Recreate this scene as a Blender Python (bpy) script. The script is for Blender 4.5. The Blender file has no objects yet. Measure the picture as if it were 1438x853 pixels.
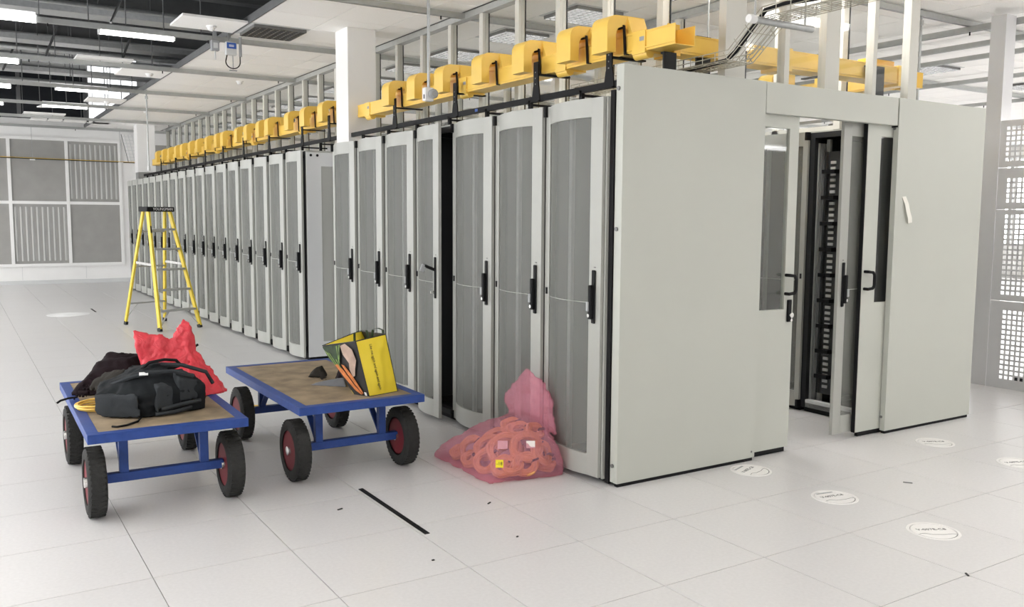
import bpy, bmesh, math, random
from mathutils import Vector, Matrix, noise
random.seed(7)
S = bpy.context.scene
COL = S.collection
R = math.radians
PI = math.pi

# ------------------------------------------------------------------ camera
F_PX, YAW, PITCH, ROLL = 1242.703, 0.563904, 0.0983244, -0.0060682
CAM = Vector((-3.65520, -3.27325, 1.53730))
def cam_axes():
    cy, sy, cp, sp = math.cos(YAW), math.sin(YAW), math.cos(PITCH), math.sin(PITCH)
    fwd = Vector((sy*cp, cy*cp, -sp)); right = Vector((cy, -sy, 0)); down = -right.cross(fwd)
    cr, sr = math.cos(ROLL), math.sin(ROLL)
    return right*cr + down*sr, -right*sr + down*cr, fwd
AX_R, AX_D, AX_F = cam_axes()
cam = bpy.data.cameras.new('camera')
cam.sensor_fit = 'HORIZONTAL'; cam.sensor_width = 36.0
cam.lens = F_PX / 1438 * 36.0
cam.clip_start = 0.05; cam.clip_end = 100
camo = bpy.data.objects.new('camera', cam); COL.objects.link(camo)
u_, b_ = -AX_D, -AX_F
camo.matrix_world = Matrix(((AX_R.x, u_.x, b_.x, CAM.x), (AX_R.y, u_.y, b_.y, CAM.y), (AX_R.z, u_.z, b_.z, CAM.z), (0, 0, 0, 1)))
S.camera = camo

# ------------------------------------------------------------------ world and exposure
w = bpy.data.worlds.new('world'); S.world = w; w.use_nodes = True
w.node_tree.nodes['Background'].inputs[0].default_value = (0.85, 0.9, 1.0, 1)
w.node_tree.nodes['Background'].inputs[1].default_value = 0.3
S.view_settings.view_transform = 'Standard'
S.view_settings.look = 'None'
S.view_settings.exposure = 0.26
S.view_settings.gamma = 1.0
S.view_settings.use_curve_mapping = False
S.cycles.max_bounces = 16; S.cycles.diffuse_bounces = 10; S.cycles.transparent_max_bounces = 24
LAMP = 30.0          # strength of the louvred ceiling luminaires
SIDE = 4.6           # strength of the glow added in the side walls
STRIP = 10.5         # strength of the strip lights

# ------------------------------------------------------------------ materials
def mat(name, col, rough=0.5, metal=0.0, spec=0.5, var=0.0, nscale=20.0, bump=0.0, bscale=200.0, rnd=0.0, coat=0.0, trans=None):
    m = bpy.data.materials.new(name); m.use_nodes = True
    nt = m.node_tree; N = nt.nodes; L = nt.links
    p = N['Principled BSDF']
    p.inputs['Base Color'].default_value = (*col, 1)
    p.inputs['Roughness'].default_value = rough
    p.inputs['Metallic'].default_value = metal
    p.inputs['Specular IOR Level'].default_value = spec
    p.inputs['Coat Weight'].default_value = coat
    tc = None
    if var or bump:
        tc = N.new('ShaderNodeTexCoord')
    src = None
    if var:
        nz = N.new('ShaderNodeTexNoise'); nz.inputs['Scale'].default_value = nscale; nz.inputs['Detail'].default_value = 5
        L.new(tc.outputs['Object'], nz.inputs['Vector'])
        mr = N.new('ShaderNodeMapRange'); mr.inputs[1].default_value = 0.3; mr.inputs[2].default_value = 0.7
        mr.inputs[3].default_value = 1 - var; mr.inputs[4].default_value = 1 + var
        L.new(nz.outputs[0], mr.inputs[0]); src = mr.outputs[0]
    if rnd:
        oi = N.new('ShaderNodeObjectInfo'); mr2 = N.new('ShaderNodeMapRange')
        mr2.inputs[3].default_value = 1 - rnd; mr2.inputs[4].default_value = 1 + rnd
        L.new(oi.outputs['Random'], mr2.inputs[0])
        if src:
            mu = N.new('ShaderNodeMath'); mu.operation = 'MULTIPLY'; L.new(src, mu.inputs[0]); L.new(mr2.outputs[0], mu.inputs[1]); src = mu.outputs[0]
        else: src = mr2.outputs[0]
    if src:
        vm = N.new('ShaderNodeVectorMath'); vm.operation = 'SCALE'; vm.inputs[0].default_value = col
        L.new(src, vm.inputs['Scale']); L.new(vm.outputs[0], p.inputs['Base Color'])
    if bump:
        nb = N.new('ShaderNodeTexNoise'); nb.inputs['Scale'].default_value = bscale; nb.inputs['Detail'].default_value = 3
        L.new(tc.outputs['Object'], nb.inputs['Vector'])
        bp = N.new('ShaderNodeBump'); bp.inputs['Strength'].default_value = bump; bp.inputs['Distance'].default_value = 0.004
        L.new(nb.outputs[0], bp.inputs['Height']); L.new(bp.outputs[0], p.inputs['Normal'])
    return m

def mat_emit(name, col, s):
    m = bpy.data.materials.new(name); m.use_nodes = True
    nt = m.node_tree; nt.nodes.remove(nt.nodes['Principled BSDF'])
    e = nt.nodes.new('ShaderNodeEmission'); e.inputs[0].default_value = (*col, 1); e.inputs[1].default_value = s
    nt.links.new(e.outputs[0], nt.nodes['Material Output'].inputs[0]); return m

def mat_film(name, col, tint, opac, rough=0.2, bump=0.5, bscale=25.0):
    """thin plastic film: tinted transparency mixed with glossy diffuse plastic"""
    m = bpy.data.materials.new(name); m.use_nodes = True
    nt = m.node_tree; N = nt.nodes; L = nt.links
    p = N['Principled BSDF']; p.inputs['Base Color'].default_value = (*col, 1); p.inputs['Roughness'].default_value = rough
    t = N.new('ShaderNodeBsdfTransparent'); t.inputs[0].default_value = (*tint, 1)
    mx = N.new('ShaderNodeMixShader'); mx.inputs[0].default_value = opac
    L.new(t.outputs[0], mx.inputs[1]); L.new(p.outputs[0], mx.inputs[2]); L.new(mx.outputs[0], N['Material Output'].inputs[0])
    if bump:
        tc = N.new('ShaderNodeTexCoord'); nb = N.new('ShaderNodeTexNoise'); nb.inputs['Scale'].default_value = bscale; nb.inputs['Detail'].default_value = 4
        nb.inputs['Distortion'].default_value = 1.2
        L.new(tc.outputs['Object'], nb.inputs['Vector'])
        bp = N.new('ShaderNodeBump'); bp.inputs['Strength'].default_value = bump; bp.inputs['Distance'].default_value = 0.02
        L.new(nb.outputs[0], bp.inputs['Height']); L.new(bp.outputs[0], p.inputs['Normal'])
    return m

def mat_perf(name, col, cover=0.5, rough=0.5):
    """finely punched sheet: the holes are far smaller than can be seen, so they act as an even share of clear area"""
    m = bpy.data.materials.new(name); m.use_nodes = True
    nt = m.node_tree; N = nt.nodes; L = nt.links
    p = N['Principled BSDF']; p.inputs['Base Color'].default_value = (*col, 1); p.inputs['Roughness'].default_value = rough
    t = N.new('ShaderNodeBsdfTransparent'); mx = N.new('ShaderNodeMixShader'); mx.inputs[0].default_value = cover
    L.new(t.outputs[0], mx.inputs[1]); L.new(p.outputs[0], mx.inputs[2]); L.new(mx.outputs[0], N['Material Output'].inputs[0])
    return m

def mat_glass(name, tint=(0.975, 0.98, 0.975), refl=0.06):
    m = bpy.data.materials.new(name); m.use_nodes = True
    nt = m.node_tree; N = nt.nodes; L = nt.links; N.remove(N['Principled BSDF'])
    t = N.new('ShaderNodeBsdfTransparent'); t.inputs[0].default_value = (*tint, 1)
    g = N.new('ShaderNodeBsdfGlossy'); g.inputs['Roughness'].default_value = 0.03
    mx = N.new('ShaderNodeMixShader'); mx.inputs[0].default_value = refl
    L.new(t.outputs[0], mx.inputs[1]); L.new(g.outputs[0], mx.inputs[2]); L.new(mx.outputs[0], N['Material Output'].inputs[0]); return m

M = {}
M['tile'] = mat('floor_tile', (0.64, 0.629, 0.626), 0.30, spec=0.5, var=0.035, nscale=60, rnd=0.012)
M['sub'] = mat('floor_gap', (0.10, 0.09, 0.085), 0.8)
M['wall'] = mat('wall_paint', (0.84, 0.835, 0.825), 0.7, var=0.02, nscale=3)
M['ceil'] = mat('ceiling_tile', (0.94, 0.93, 0.91), 0.85, var=0.03, nscale=80, rnd=0.03)
M['ceil_back'] = mat('ceiling_back', (0.30, 0.30, 0.29), 0.9)
M['white'] = mat('white_powder_coat', (0.385, 0.39, 0.362), 0.42, var=0.01, nscale=4)
M['panel'] = mat('panel_paint', (0.485, 0.497, 0.452), 0.45, var=0.012, nscale=3)
M['perf'] = mat_perf('perforated_steel', (0.33, 0.337, 0.312), 0.46)
M['black'] = mat('black_metal', (0.008, 0.008, 0.009), 0.6, spec=0.2)
M['dark'] = mat('charcoal_steel', (0.022, 0.023, 0.025), 0.55, spec=0.3)
M['inner'] = mat('rack_interior', (0.045, 0.047, 0.05), 0.6)
M['rail'] = mat('zinc_rail', (0.45, 0.46, 0.45), 0.4, metal=0.2)
M['steel'] = mat('galvanised_steel', (0.42, 0.43, 0.43), 0.38, metal=0.75, var=0.08, nscale=30)
M['strut'] = mat('strut_channel', (0.43, 0.44, 0.43), 0.45, metal=0.5, var=0.05, nscale=20)
M['beam'] = mat('plenum_beam', (0.12, 0.123, 0.126), 0.6, var=0.1, nscale=6)
M['soffit'] = mat('soffit', (0.28, 0.285, 0.29), 0.8, var=0.1, nscale=2)
M['duct'] = mat('yellow_plastic', (0.90, 0.60, 0.115), 0.38, var=0.03, nscale=8)
M['duct2'] = mat('yellow_plastic_orange', (0.78, 0.46, 0.035), 0.35)
M['post'] = mat('partition_post', (0.58, 0.575, 0.53), 0.5)
M['wire'] = mat('zinc_wire', (0.40, 0.385, 0.32), 0.45, metal=0.3)
M['glass'] = mat_glass('clear_pane')
M['glass2'] = mat_glass('door_window', (0.90, 0.91, 0.91), 0.05)
M['chrome'] = mat('chrome', (0.75, 0.75, 0.74), 0.2, metal=1.0)
M['blade'] = mat('louvre_metal', (0.16, 0.16, 0.16), 0.35, metal=0.3)
M['grey'] = mat('grey_plastic', (0.35, 0.36, 0.37), 0.5)
M['lgrey'] = mat('light_grey_plastic', (0.62, 0.63, 0.63), 0.5)
M['blue'] = mat('blue_paint', (0.022, 0.06, 0.25), 0.5, spec=0.35, var=0.12, nscale=25, bump=0.1, bscale=90)
M['ply'] = mat('plywood_deck', (0.27, 0.205, 0.13), 0.8, var=0.28, nscale=9, bump=0.2)
M['tyre'] = mat('rubber_tyre', (0.03, 0.03, 0.029), 0.8, spec=0.25, var=0.15, nscale=40, bump=0.6, bscale=60)
M['rim'] = mat('red_rim', (0.16, 0.010, 0.018), 0.55, spec=0.25)
M['lad'] = mat('yellow_fibreglass', (0.74, 0.56, 0.055), 0.5, var=0.06, nscale=15)
M['alu'] = mat('aluminium', (0.5, 0.5, 0.49), 0.4, metal=0.6)
M['letter'] = mat('white_lettering', (0.8, 0.8, 0.8), 0.6)
M['ink'] = mat('black_ink', (0.02, 0.02, 0.02), 0.7)
M['greyink'] = mat('grey_ink', (0.14, 0.14, 0.14), 0.7)
M['red_film'] = mat_film('red_bag_film', (0.80, 0.065, 0.09), (0.9, 0.2, 0.22), 0.80, 0.28, 0.55, 22)
M['pink_film'] = mat_film('pink_bag_film', (0.80, 0.36, 0.46), (0.98, 0.74, 0.79), 0.33, 0.10, 1.0, 24)
M['orange'] = mat('orange_cable', (0.66, 0.37, 0.12), 0.5, var=0.1, nscale=40)
M['pack'] = mat('charcoal_nylon', (0.012, 0.014, 0.016), 0.85, spec=0.2, bump=0.3, bscale=300)
M['pack2'] = mat('grey_nylon', (0.034, 0.038, 0.042), 0.85, spec=0.2, bump=0.3, bscale=300)
M['cloth_brown'] = mat('dark_plum_fabric', (0.014, 0.008, 0.010), 0.9, spec=0.15, bump=0.3)
M['cloth_olive'] = mat('dark_olive_fabric', (0.032, 0.029, 0.025), 0.9, spec=0.15, bump=0.3)
M['cloth_grey'] = mat('grey_fabric', (0.16, 0.165, 0.18), 0.9)
M['bag_yellow'] = mat('bag_yellow', (0.86, 0.66, 0.035), 0.45, bump=0.25, bscale=18)
M['bag_black'] = mat('bag_black', (0.025, 0.024, 0.024), 0.5, bump=0.2, bscale=18)
M['bag_in'] = mat('bag_lining', (0.42, 0.39, 0.31), 0.8)
M['carrot'] = mat('print_orange', (0.62, 0.2, 0.06), 0.5, var=0.25, nscale=30)
M['leaf'] = mat('print_green', (0.2, 0.32, 0.075), 0.5, var=0.4, nscale=30)
M['leafd'] = mat('print_dark_green', (0.025, 0.05, 0.02), 0.5, var=0.4, nscale=30)
M['skin'] = mat('print_beige', (0.46, 0.33, 0.26), 0.5, var=0.2, nscale=14)
M['paper'] = mat('paper_tape', (0.8, 0.78, 0.72), 0.7)
M['mesh_win'] = mat('window_mesh', (0.33, 0.325, 0.31), 0.75, var=0.05, nscale=4)
M['pleat'] = mat('window_blind', (0.46, 0.46, 0.45), 0.6)
M['grille'] = mat('silver_sheet', (0.66, 0.66, 0.67), 0.4, metal=0.3)
M['lamp'] = mat_emit('lamp_diffuser', (1.0, 0.985, 0.965), LAMP)
M['strip'] = mat_emit('strip_diffuser', (1.0, 0.985, 0.965), STRIP)
M['side_day'] = mat_emit('side_daylight', (0.97, 0.985, 1.0), SIDE)
M['day'] = mat_emit('daylight_pane', (0.95, 0.97, 1.0), 1.5)
M['darkpane'] = mat('dark_pane', (0.018, 0.02, 0.024), 0.25)
M['red'] = mat('red_plastic', (0.5, 0.02, 0.02), 0.5)
M['bluelabel'] = mat('blue_label', (0.03, 0.10, 0.42), 0.5)
M['yellowtag'] = mat('yellow_tag', (0.85, 0.72, 0.02), 0.5)
M['disc'] = mat('grommet_lid', (0.83, 0.815, 0.80), 0.35)
M['bolt'] = mat('dull_bolt', (0.2, 0.2, 0.2), 0.5, metal=0.6)

# ------------------------------------------------------------------ mesh builder
class MB:
    def __init__(s): s.v = []; s.f = []
    def add(s, vs, fs):
        n = len(s.v); s.v += [tuple(p) for p in vs]; s.f += [tuple(i + n for i in f) for f in fs]; return s
    def box(s, x0, x1, y0, y1, z0, z1):
        return s.add([(x0,y0,z0),(x1,y0,z0),(x1,y1,z0),(x0,y1,z0),(x0,y0,z1),(x1,y0,z1),(x1,y1,z1),(x0,y1,z1)],
                     [(0,3,2,1),(4,5,6,7),(0,1,5,4),(1,2,6,5),(2,3,7,6),(3,0,4,7)])
    def bar(s, a, b, w, h, up=(0,0,1)):
        a = Vector(a); b = Vector(b); d = (b - a).normalized(); u = Vector(up)
        if abs(d.dot(u)) > 0.98: u = Vector((1,0,0))
        r = d.cross(u).normalized(); u = r.cross(d).normalized()
        vs = []
        for p in (a, b):
            for i, j in ((-1,-1),(1,-1),(1,1),(-1,1)): vs.append(p + r*(i*w/2) + u*(j*h/2))
        return s.add(vs, [(0,1,2,3),(7,6,5,4),(0,4,5,1),(1,5,6,2),(2,6,7,3),(3,7,4,0)])
    def tube(s, path, r, n=8, closed=False):
        P = [Vector(p) for p in path]; k = len(P); vs = []; fs = []
        up = Vector((0,0,1)); last = None
        for i, p in enumerate(P):
            if closed: d = P[(i+1) % k] - P[i-1]
            else: d = P[min(i+1, k-1)] - P[max(i-1, 0)]
            d.normalize()
            if last is None:
                a = d.cross(up)
                if a.length < 0.05: a = d.cross(Vector((1,0,0)))
            else:
                a = last - d*last.dot(d)
            a.normalize(); last = a; b = d.cross(a)
            for j in range(n):
                t = 2*PI*j/n; vs.append(p + (a*math.cos(t) + b*math.sin(t))*r)
        m = k if closed else k-1
        for i in range(m):
            for j in range(n):
                i2 = (i+1) % k; fs.append((i*n+j, i*n+(j+1)%n, i2*n+(j+1)%n, i2*n+j))
        if not closed:
            fs.append(tuple(range(n))[::-1]); fs.append(tuple((k-1)*n+j for j in range(n)))
        return s.add(vs, fs)
    def cyl(s, a, b, r, n=12): return s.tube([a, b], r, n)
    def lathe(s, prof, c, axis='x', n=28):
        """prof: list of (along, radius), closed loop when first == last"""
        vs = []; fs = []; k = len(prof)
        for a, r in prof:
            for j in range(n):
                t = 2*PI*j/n; y = r*math.cos(t); z = r*math.sin(t)
                p = (a, y, z) if axis == 'x' else ((y, z, a) if axis == 'z' else (y, a, z))
                vs.append((p[0]+c[0], p[1]+c[1], p[2]+c[2]))
        for i in range(k-1):
            for j in range(n): fs.append((i*n+j, i*n+(j+1)%n, (i+1)*n+(j+1)%n, (i+1)*n+j))
        if prof[0][1] > 1e-6 and prof[0] != prof[-1]:
            fs.append(tuple(range(n))); fs.append(tuple((k-1)*n+j for j in range(n))[::-1])
        return s.add(vs, fs)
    def extrude(s, poly, axis, a0, a1):
        """closed polygon in the two other axes, extruded along axis from a0 to a1"""
        n = len(poly); vs = []
        for a in (a0, a1):
            for p, q in poly: vs.append((a,p,q) if axis == 'x' else ((p,a,q) if axis == 'y' else (p,q,a)))
        fs = [tuple(range(n))[::-1], tuple(range(n, 2*n))]
        for i in range(n): j = (i+1) % n; fs.append((i, j, n+j, n+i))
        return s.add(vs, fs)
    def shell(s, ss, prof, z0, z1, t):
        """curved plate: outline x = -prof(y) over samples ss of y, thickness t behind"""
        vs = []; fs = []; k = len(ss)
        for y in ss:
            b = prof(y); vs += [(-b, y, z0), (-b, y, z1), (-b+t, y, z0), (-b+t, y, z1)]
        for i in range(k-1):
            a, c = 4*i, 4*i+4
            fs += [(a, c, c+1, a+1), (a+2, a+3, c+3, c+2), (a, a+2, c+2, c), (a+1, c+1, c+3, a+3)]
        e = 4*(k-1); fs += [(0, 1, 3, 2), (e, e+2, e+3, e+1)]
        return s.add(vs, fs)
    def mesh(s, name, m, smooth=False, bevel=0.0):
        me = bpy.data.meshes.new(name); me.from_pydata(s.v, [], s.f); me.update()
        bm = bmesh.new(); bm.from_mesh(me); bmesh.ops.recalc_face_normals(bm, faces=bm.faces)
        if bevel: bmesh.ops.bevel(bm, geom=list(bm.edges), offset=bevel, segments=1, affect='EDGES', clamp_overlap=True)
        bm.to_mesh(me); bm.free()
        me.materials.append(m)
        if smooth:
            me.polygons.foreach_set('use_smooth', [True]*len(me.polygons))
            try: me.set_sharp_from_angle(angle=R(38))
            except Exception: pass
        return me
    def build(s, name, m, parent=None, loc=(0,0,0), smooth=False, bevel=0.0, label=None):
        o = bpy.data.objects.new(name, s.mesh(name, m, smooth, bevel)); COL.objects.link(o)
        o.parent = parent; o.location = loc
        if label: o['label'] = label
        return o

def tag(o, label, cat, group=None, kind=None):
    o['label'] = label; o['category'] = cat
    if group: o['group'] = group
    if kind: o['kind'] = kind
    return o
def thing(name, label, cat, loc=(0,0,0), rz=0.0, group=None):
    o = bpy.data.objects.new(name, None); COL.objects.link(o); o.location = loc; o.rotation_euler = (0,0,rz)
    o.empty_display_size = 0.1
    return tag(o, label, cat, group)
def struct(o): o['kind'] = 'structure'; return o
def copy_tree(o, parent=None):
    c = o.copy(); COL.objects.link(c); c.parent = parent
    for ch in o.children: copy_tree(ch, c)
    return c
ORD = ['first','second','third','fourth','fifth','sixth','seventh','eighth','ninth','tenth','eleventh','twelfth','thirteenth','fourteenth',
       'fifteenth','sixteenth','seventeenth','eighteenth','nineteenth','twentieth']
def to_px(p):
    d = Vector(p) - CAM; z = d.dot(AX_F)
    if z < 0.1: return None
    return (719 + F_PX*d.dot(AX_R)/z, 426.5 + F_PX*d.dot(AX_D)/z, z)
def text_mesh(name, body, size, m, parent, mw, extrude=0.0006, sx=1.0, shear=0.0):
    cu = bpy.data.curves.new(name, 'FONT'); cu.body = body; cu.size = size; cu.extrude = extrude; cu.align_x = 'CENTER'; cu.align_y = 'CENTER'
    cu.resolution_u = 2; cu.shear = shear
    t = bpy.data.objects.new(name, cu); COL.objects.link(t)
    dg = bpy.context.evaluated_depsgraph_get(); me = bpy.data.meshes.new_from_object(t.evaluated_get(dg))
    bpy.data.objects.remove(t); bpy.data.curves.remove(cu)
    me.transform(mw @ Matrix.Diagonal((sx, 1, 1, 1))); me.materials.clear(); me.materials.append(m)
    o = bpy.data.objects.new(name, me); COL.objects.link(o); o.parent = parent
    return o
def frame_mat(o, x, y):
    x = Vector(x).normalized(); y = Vector(y); y = (y - x*y.dot(x)).normalized(); z = x.cross(y)
    return Matrix(((x.x, y.x, z.x, o[0]), (x.y, y.y, z.y, o[1]), (x.z, y.z, z.z, o[2]), (0,0,0,1)))

# ------------------------------------------------------------------ floor
XW0, XW1, YW0, YW1 = -8.0, 20.0, -8.0, 18.45
ZC = 3.42
floor = struct(MB().box(XW0, XW1, YW0, YW1, -0.12, -0.006).build('floor', M['sub']))
floor['label'] = 'raised floor of white square tiles'
g = 0.0018
tm = MB().add([(-.3+g,-.3+g,-.006),(.3-g,-.3+g,-.006),(.3-g,.3-g,-.006),(-.3+g,.3-g,-.006),
               (-.3+g,-.3+g,-.0006),(.3-g,-.3+g,-.0006),(.3-g,.3-g,-.0006),(-.3+g,.3-g,-.0006),
               (-.3+g+.001,-.3+g+.001,0),(.3-g-.001,-.3+g+.001,0),(.3-g-.001,.3-g-.001,0),(-.3+g+.001,.3-g-.001,0)],
              [(8,9,10,11),(0,1,5,4),(1,2,6,5),(2,3,7,6),(3,0,4,7),(4,5,9,8),(5,6,10,9),(6,7,11,10),(7,4,8,11)])
tile_me = tm.mesh('floor_tile', M['tile'])
def hidden_floor(x, y):
    return (-0.45 < x < 0.5 and 0.7 < y < 16.4) or (2.1 < x < 2.9 and 0.7 < y < 16)
cells = []
for i in range(-13, 34):
    for j in range(-13, 31):
        x, y = i*.6+.3, j*.6+.3
        if x-.3 < XW0 or x+.3 > XW1 or y-.3 < YW0 or y+.3 > YW1+.2: continue
        vis = 0; zd = 99
        for dx in (-.29, 0, .29):
            for dy in (-.29, 0, .29):
                q = to_px((x+dx, y+dy, 0))
                if q and -5 < q[0] < 1443 and -5 < q[1] < 858: vis += 1; zd = min(zd, q[2])
        hid = hidden_floor(x, y) or (x > 2.95 and y > (x-2.95)*0.55+1.4)
        cells.append((0 if (vis and not hid) else 1, zd, x, y))
cells.sort()
rest = MB()
for k, (h, zd, x, y) in enumerate(cells):
    if k < 300 and h == 0:
        o = bpy.data.objects.new('floor_tile', tile_me); COL.objects.link(o); o.parent = floor
        o.location = (x, y, 0.0)
    else:
        rest.add([(a+x, b+y, c) for a, b, c in tm.v], tm.f)
ro = rest.build('floor_tile_field', M['tile'], floor); ro['kind'] = 'stuff'
# black strips drawn in for a dark open joint and a short one behind
st = tag(MB().box(-.013, .013, 0, .83, 0.0, .0035).build('floor_gasket', M['black'], loc=(-1.772, .46, 0)), 'thin black rubber strip lying in the floor joint in front of the trolleys', 'strip')
st2 = tag(MB().box(-.012, .012, 0, .55, 0.0, .0035).build('floor_gasket', M['black'], loc=(-1.795, 11.9, 0)), 'short black strip in the floor joint beside the far grommet disc', 'strip')

# ------------------------------------------------------------------ walls
wb = struct(MB().box(XW0-.15, XW1+.15, YW1, YW1+.15, -.1, 6.0).build('wall_back', M['wall'])); wb['label'] = 'white back wall with grid windows'
struct(MB().box(XW0-.15, XW0, YW0, YW1, -.1, 6.0).build('wall_left', M['wall']))
struct(MB().box(XW1, XW1+.15, YW0, YW1, -.1, 6.0).build('wall_right', M['wall']))
struct(MB().box(XW0-.15, XW1+.15, YW0-.15, YW0, -.1, 6.0).build('wall_front', M['wall']))
bb = MB()
bb.box(XW0, XW1, YW1-.02, YW1, 0, .09); struct(bb.build('baseboard_back', M['lgrey']))
# faint joints between the wall boards, as cover strips
for k, x in enumerate((-2.4, -1.15, 0.05)):
    MB().box(x-.004, x+.004, YW1-.004, YW1, .1, .40).build('board_joint', M['lgrey'], wb)

# ------------------------------------------------------------------ windows in the back wall
def window(n, xs, zs, pleats, label):
    root = thing('window_%d' % n, label, 'window', (0, YW1, 0)); root['kind'] = 'structure'; del root['category']
    f = MB(); fw = .032; x0, x1, z0, z1 = xs[0], xs[-1], zs[0], zs[-1]
    for x in xs: f.box(x-fw, x+fw, -.05, -.001, z0-fw, z1+fw)
    for z in zs:
        for a, b in zip(xs[:-1], xs[1:]): f.box(a+fw, b-fw, -.05, -.001, z-fw, z+fw)
    f.build('window_frame', M['wall'], root)
    for i, (a, b) in enumerate(zip(xs[:-1], xs[1:])):
        for j, (c, d) in enumerate(zip(zs[:-1], zs[1:])):
            p = MB().box(a+fw, b-fw, -.022, -.012, c+fw, d-fw).build('pane', M['mesh_win'], root)
            if (i, j) in pleats:
                m = MB(); n_ = 10; wdt = (b-a-2*fw)/n_
                for k in range(n_):
                    u = a+fw+wdt*k
                    m.add([(u+wdt*.25, -.0225, c+fw+.06), (u+wdt*.5, -.034, c+fw+.06), (u+wdt*.75, -.0225, c+fw+.06),
                           (u+wdt*.25, -.0225, d-fw-.06), (u+wdt*.5, -.034, d-fw-.06), (u+wdt*.75, -.0225, d-fw-.06)],
                          [(0,1,4,3),(1,2,5,4),(0,2,1),(3,4,5)])
                m.build('pleated_blind', M['pleat'], p)
    return root
ZS = (.42, 1.77, 3.14)
window(1, (-7.0, -5.88, -4.77, -3.66, -2.56, -1.455, -.385), ZS, {(5,1), (4,0), (2,0), (1,1)}, 'large grey grid window with six white-framed columns in the back wall')
window(2, (.24, 1.34, 2.44, 3.54, 4.64), ZS, {(1,1), (2,0)}, 'grey grid window in the back wall behind the far rack end')
# upper glazing above the ceiling line
uw = thing('window_3', 'dark upper glazing above the open ceiling', 'window', (0, YW1, 0)); uw['kind'] = 'structure'; del uw['category']
for k in range(5):
    MB().box(-7.4+1.28*k, -7.4+1.28*k+1.2, -.03, -.002, 3.62, 4.60).build('pane', M['darkpane'], uw)
m = MB()
for k in range(6): m.box(-7.48+1.28*k, -7.4+1.28*k, -.06, -.002, 3.55, 4.66)
for z in (3.55, 4.60): m.box(-7.48, -1.0, -.06, -.03, z, z+.07)
m.build('window_frame', M['beam'], uw)
ud = thing('window_4', 'bright daylight window above the open ceiling', 'window', (0, YW1, 0)); ud['kind'] = 'structure'; del ud['category']  # emissive panes stand in for a patch of wall lit by daylight
for k in range(3): MB().box(-.97+.34*k, -.65+.34*k, -.03, -.002, 3.60, 4.95).build('pane', M['day'], ud)
m = MB()
for k in range(4): m.box(-.99+.34*k, -.97+.34*k, -.05, -.002, 3.58, 4.97)
m.build('window_frame', M['lgrey'], ud)

# glowing bands added in both side walls to brighten ceiling and racks
for n_, (wx, sx, lab) in enumerate(((XW0, 1, 'long band of daylight windows in the left wall'), (XW1, -1, 'long band of daylight windows in the right wall'))):
    o = thing('window_%d' % (5+n_), lab, 'window', (wx, 0, 0)); o['kind'] = 'structure'; del o['category']
    for k in range(2, 9):
        y = -7.2+2.8*k
        MB().box(min(.004*sx, .02*sx), max(.004*sx, .02*sx), y, y+2.6, .9, 3.1).build('pane', M['side_day'], o)
        m = MB(); a_, b_ = sorted((0, .04*sx))
        m.box(a_, b_, y-.1, y, .85, 3.15); m.box(a_, b_, y, y+2.6, .85, .9); m.box(a_, b_, y, y+2.6, 3.1, 3.15)
        m.build('window_frame', M['lgrey'], o)
# ------------------------------------------------------------------ ceiling
XO, YO0 = -1.07, 2.3            # the tiled field ends at XO where the ceiling stands open
ceil = MB()
ceil.box(XO, XW1, YW0, YW1, ZC+.022, ZC+.05); ceil.box(XW0, XO, YW0, YO0, ZC+.022, ZC+.05); ceil.box(XW0, -4.37, YO0, YW1, ZC+.022, ZC+.05)
ceil = struct(ceil.build('ceiling', M['ceil_back'])); ceil['label'] = 'suspended ceiling of pale square tiles'
struct(MB().box(XW0-.15, XO+1.6, YO0-.3, YW1, 5.6, 5.75).build('ceiling_soffit', M['soffit']))
struct(MB().box(XO+1.6, XO+1.68, YO0-.3, YW1, ZC+.05, 5.6).build('wall_plenum', M['soffit']))
cm_ = MB().box(-.2955, .2955, -.2955, .2955, 0, .02)
ceil_me = cm_.mesh('ceiling_tile', M['ceil'])
lit = []                        # centres of ceiling cells that hold a luminaire
XS_T = [XO+.31+.6*k for k in range(0, 2)] + [.30] + [.82+.6*k for k in range(32)]
YS_T = [5.04+.6*k+.3 for k in range(-22, 22)]
def near(v, arr): return min(arr, key=lambda a: abs(a-v))
LOUVRE = (near(-.76, XS_T), near(5.95, YS_T)); LOUVRE2 = (near(1.42, XS_T), near(3.7, YS_T))
LAMPS = []
for lx in (-.45, 2.0, 4.4):
    for ly in (-3.8,): LAMPS.append((near(lx, XS_T), near(ly, YS_T)))
for lx in (6.8, 9.2, 11.6):
    for ly in (3.4, 5.8, 8.2, 10.6, 13.0, 15.4): LAMPS.append((near(lx, XS_T), near(ly, YS_T)))
for ly in (1.3, 2.5, 3.7, 4.9, 6.1, 7.3, 8.5, 9.7, 10.9, 12.1, 13.3, 14.5, 15.7): LAMPS.append((near(1.35, XS_T), near(ly, YS_T)))
for ly in (5.8, 7.0, 8.2, 9.4, 10.6, 13.0, 15.4): LAMPS.append((near(4.2, XS_T), near(ly, YS_T)))
LAMPS = [p for p in LAMPS]
occ = {(round(a, 3), round(b, 3)) for a, b in LAMPS + [LOUVRE]}
cells = []
for x in XS_T:
    for y in YS_T:
        if y < YW0+.3 or y > YW1-.28 or x > XW1-.3: continue
        if (round(x, 3), round(y, 3)) in occ: continue
        q = to_px((x, y, ZC)); s = 9999
        if q and -60 < q[0] < 1500 and -60 < q[1] < 300: s = q[2]
        cells.append((s, x, y))
for x in [XO-.3-.6*k for k in range(11)]:
    for y in YS_T:
        if (y < YO0-.3 or x < -4.6) and YW0+.3 < y < YW1-.28:
            if any(abs(a-x) < .62 and abs(b-y) < .62 for a, b in LAMPS): continue
            cells.append((9999, x, y))
cells.sort(); rest = MB()
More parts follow.
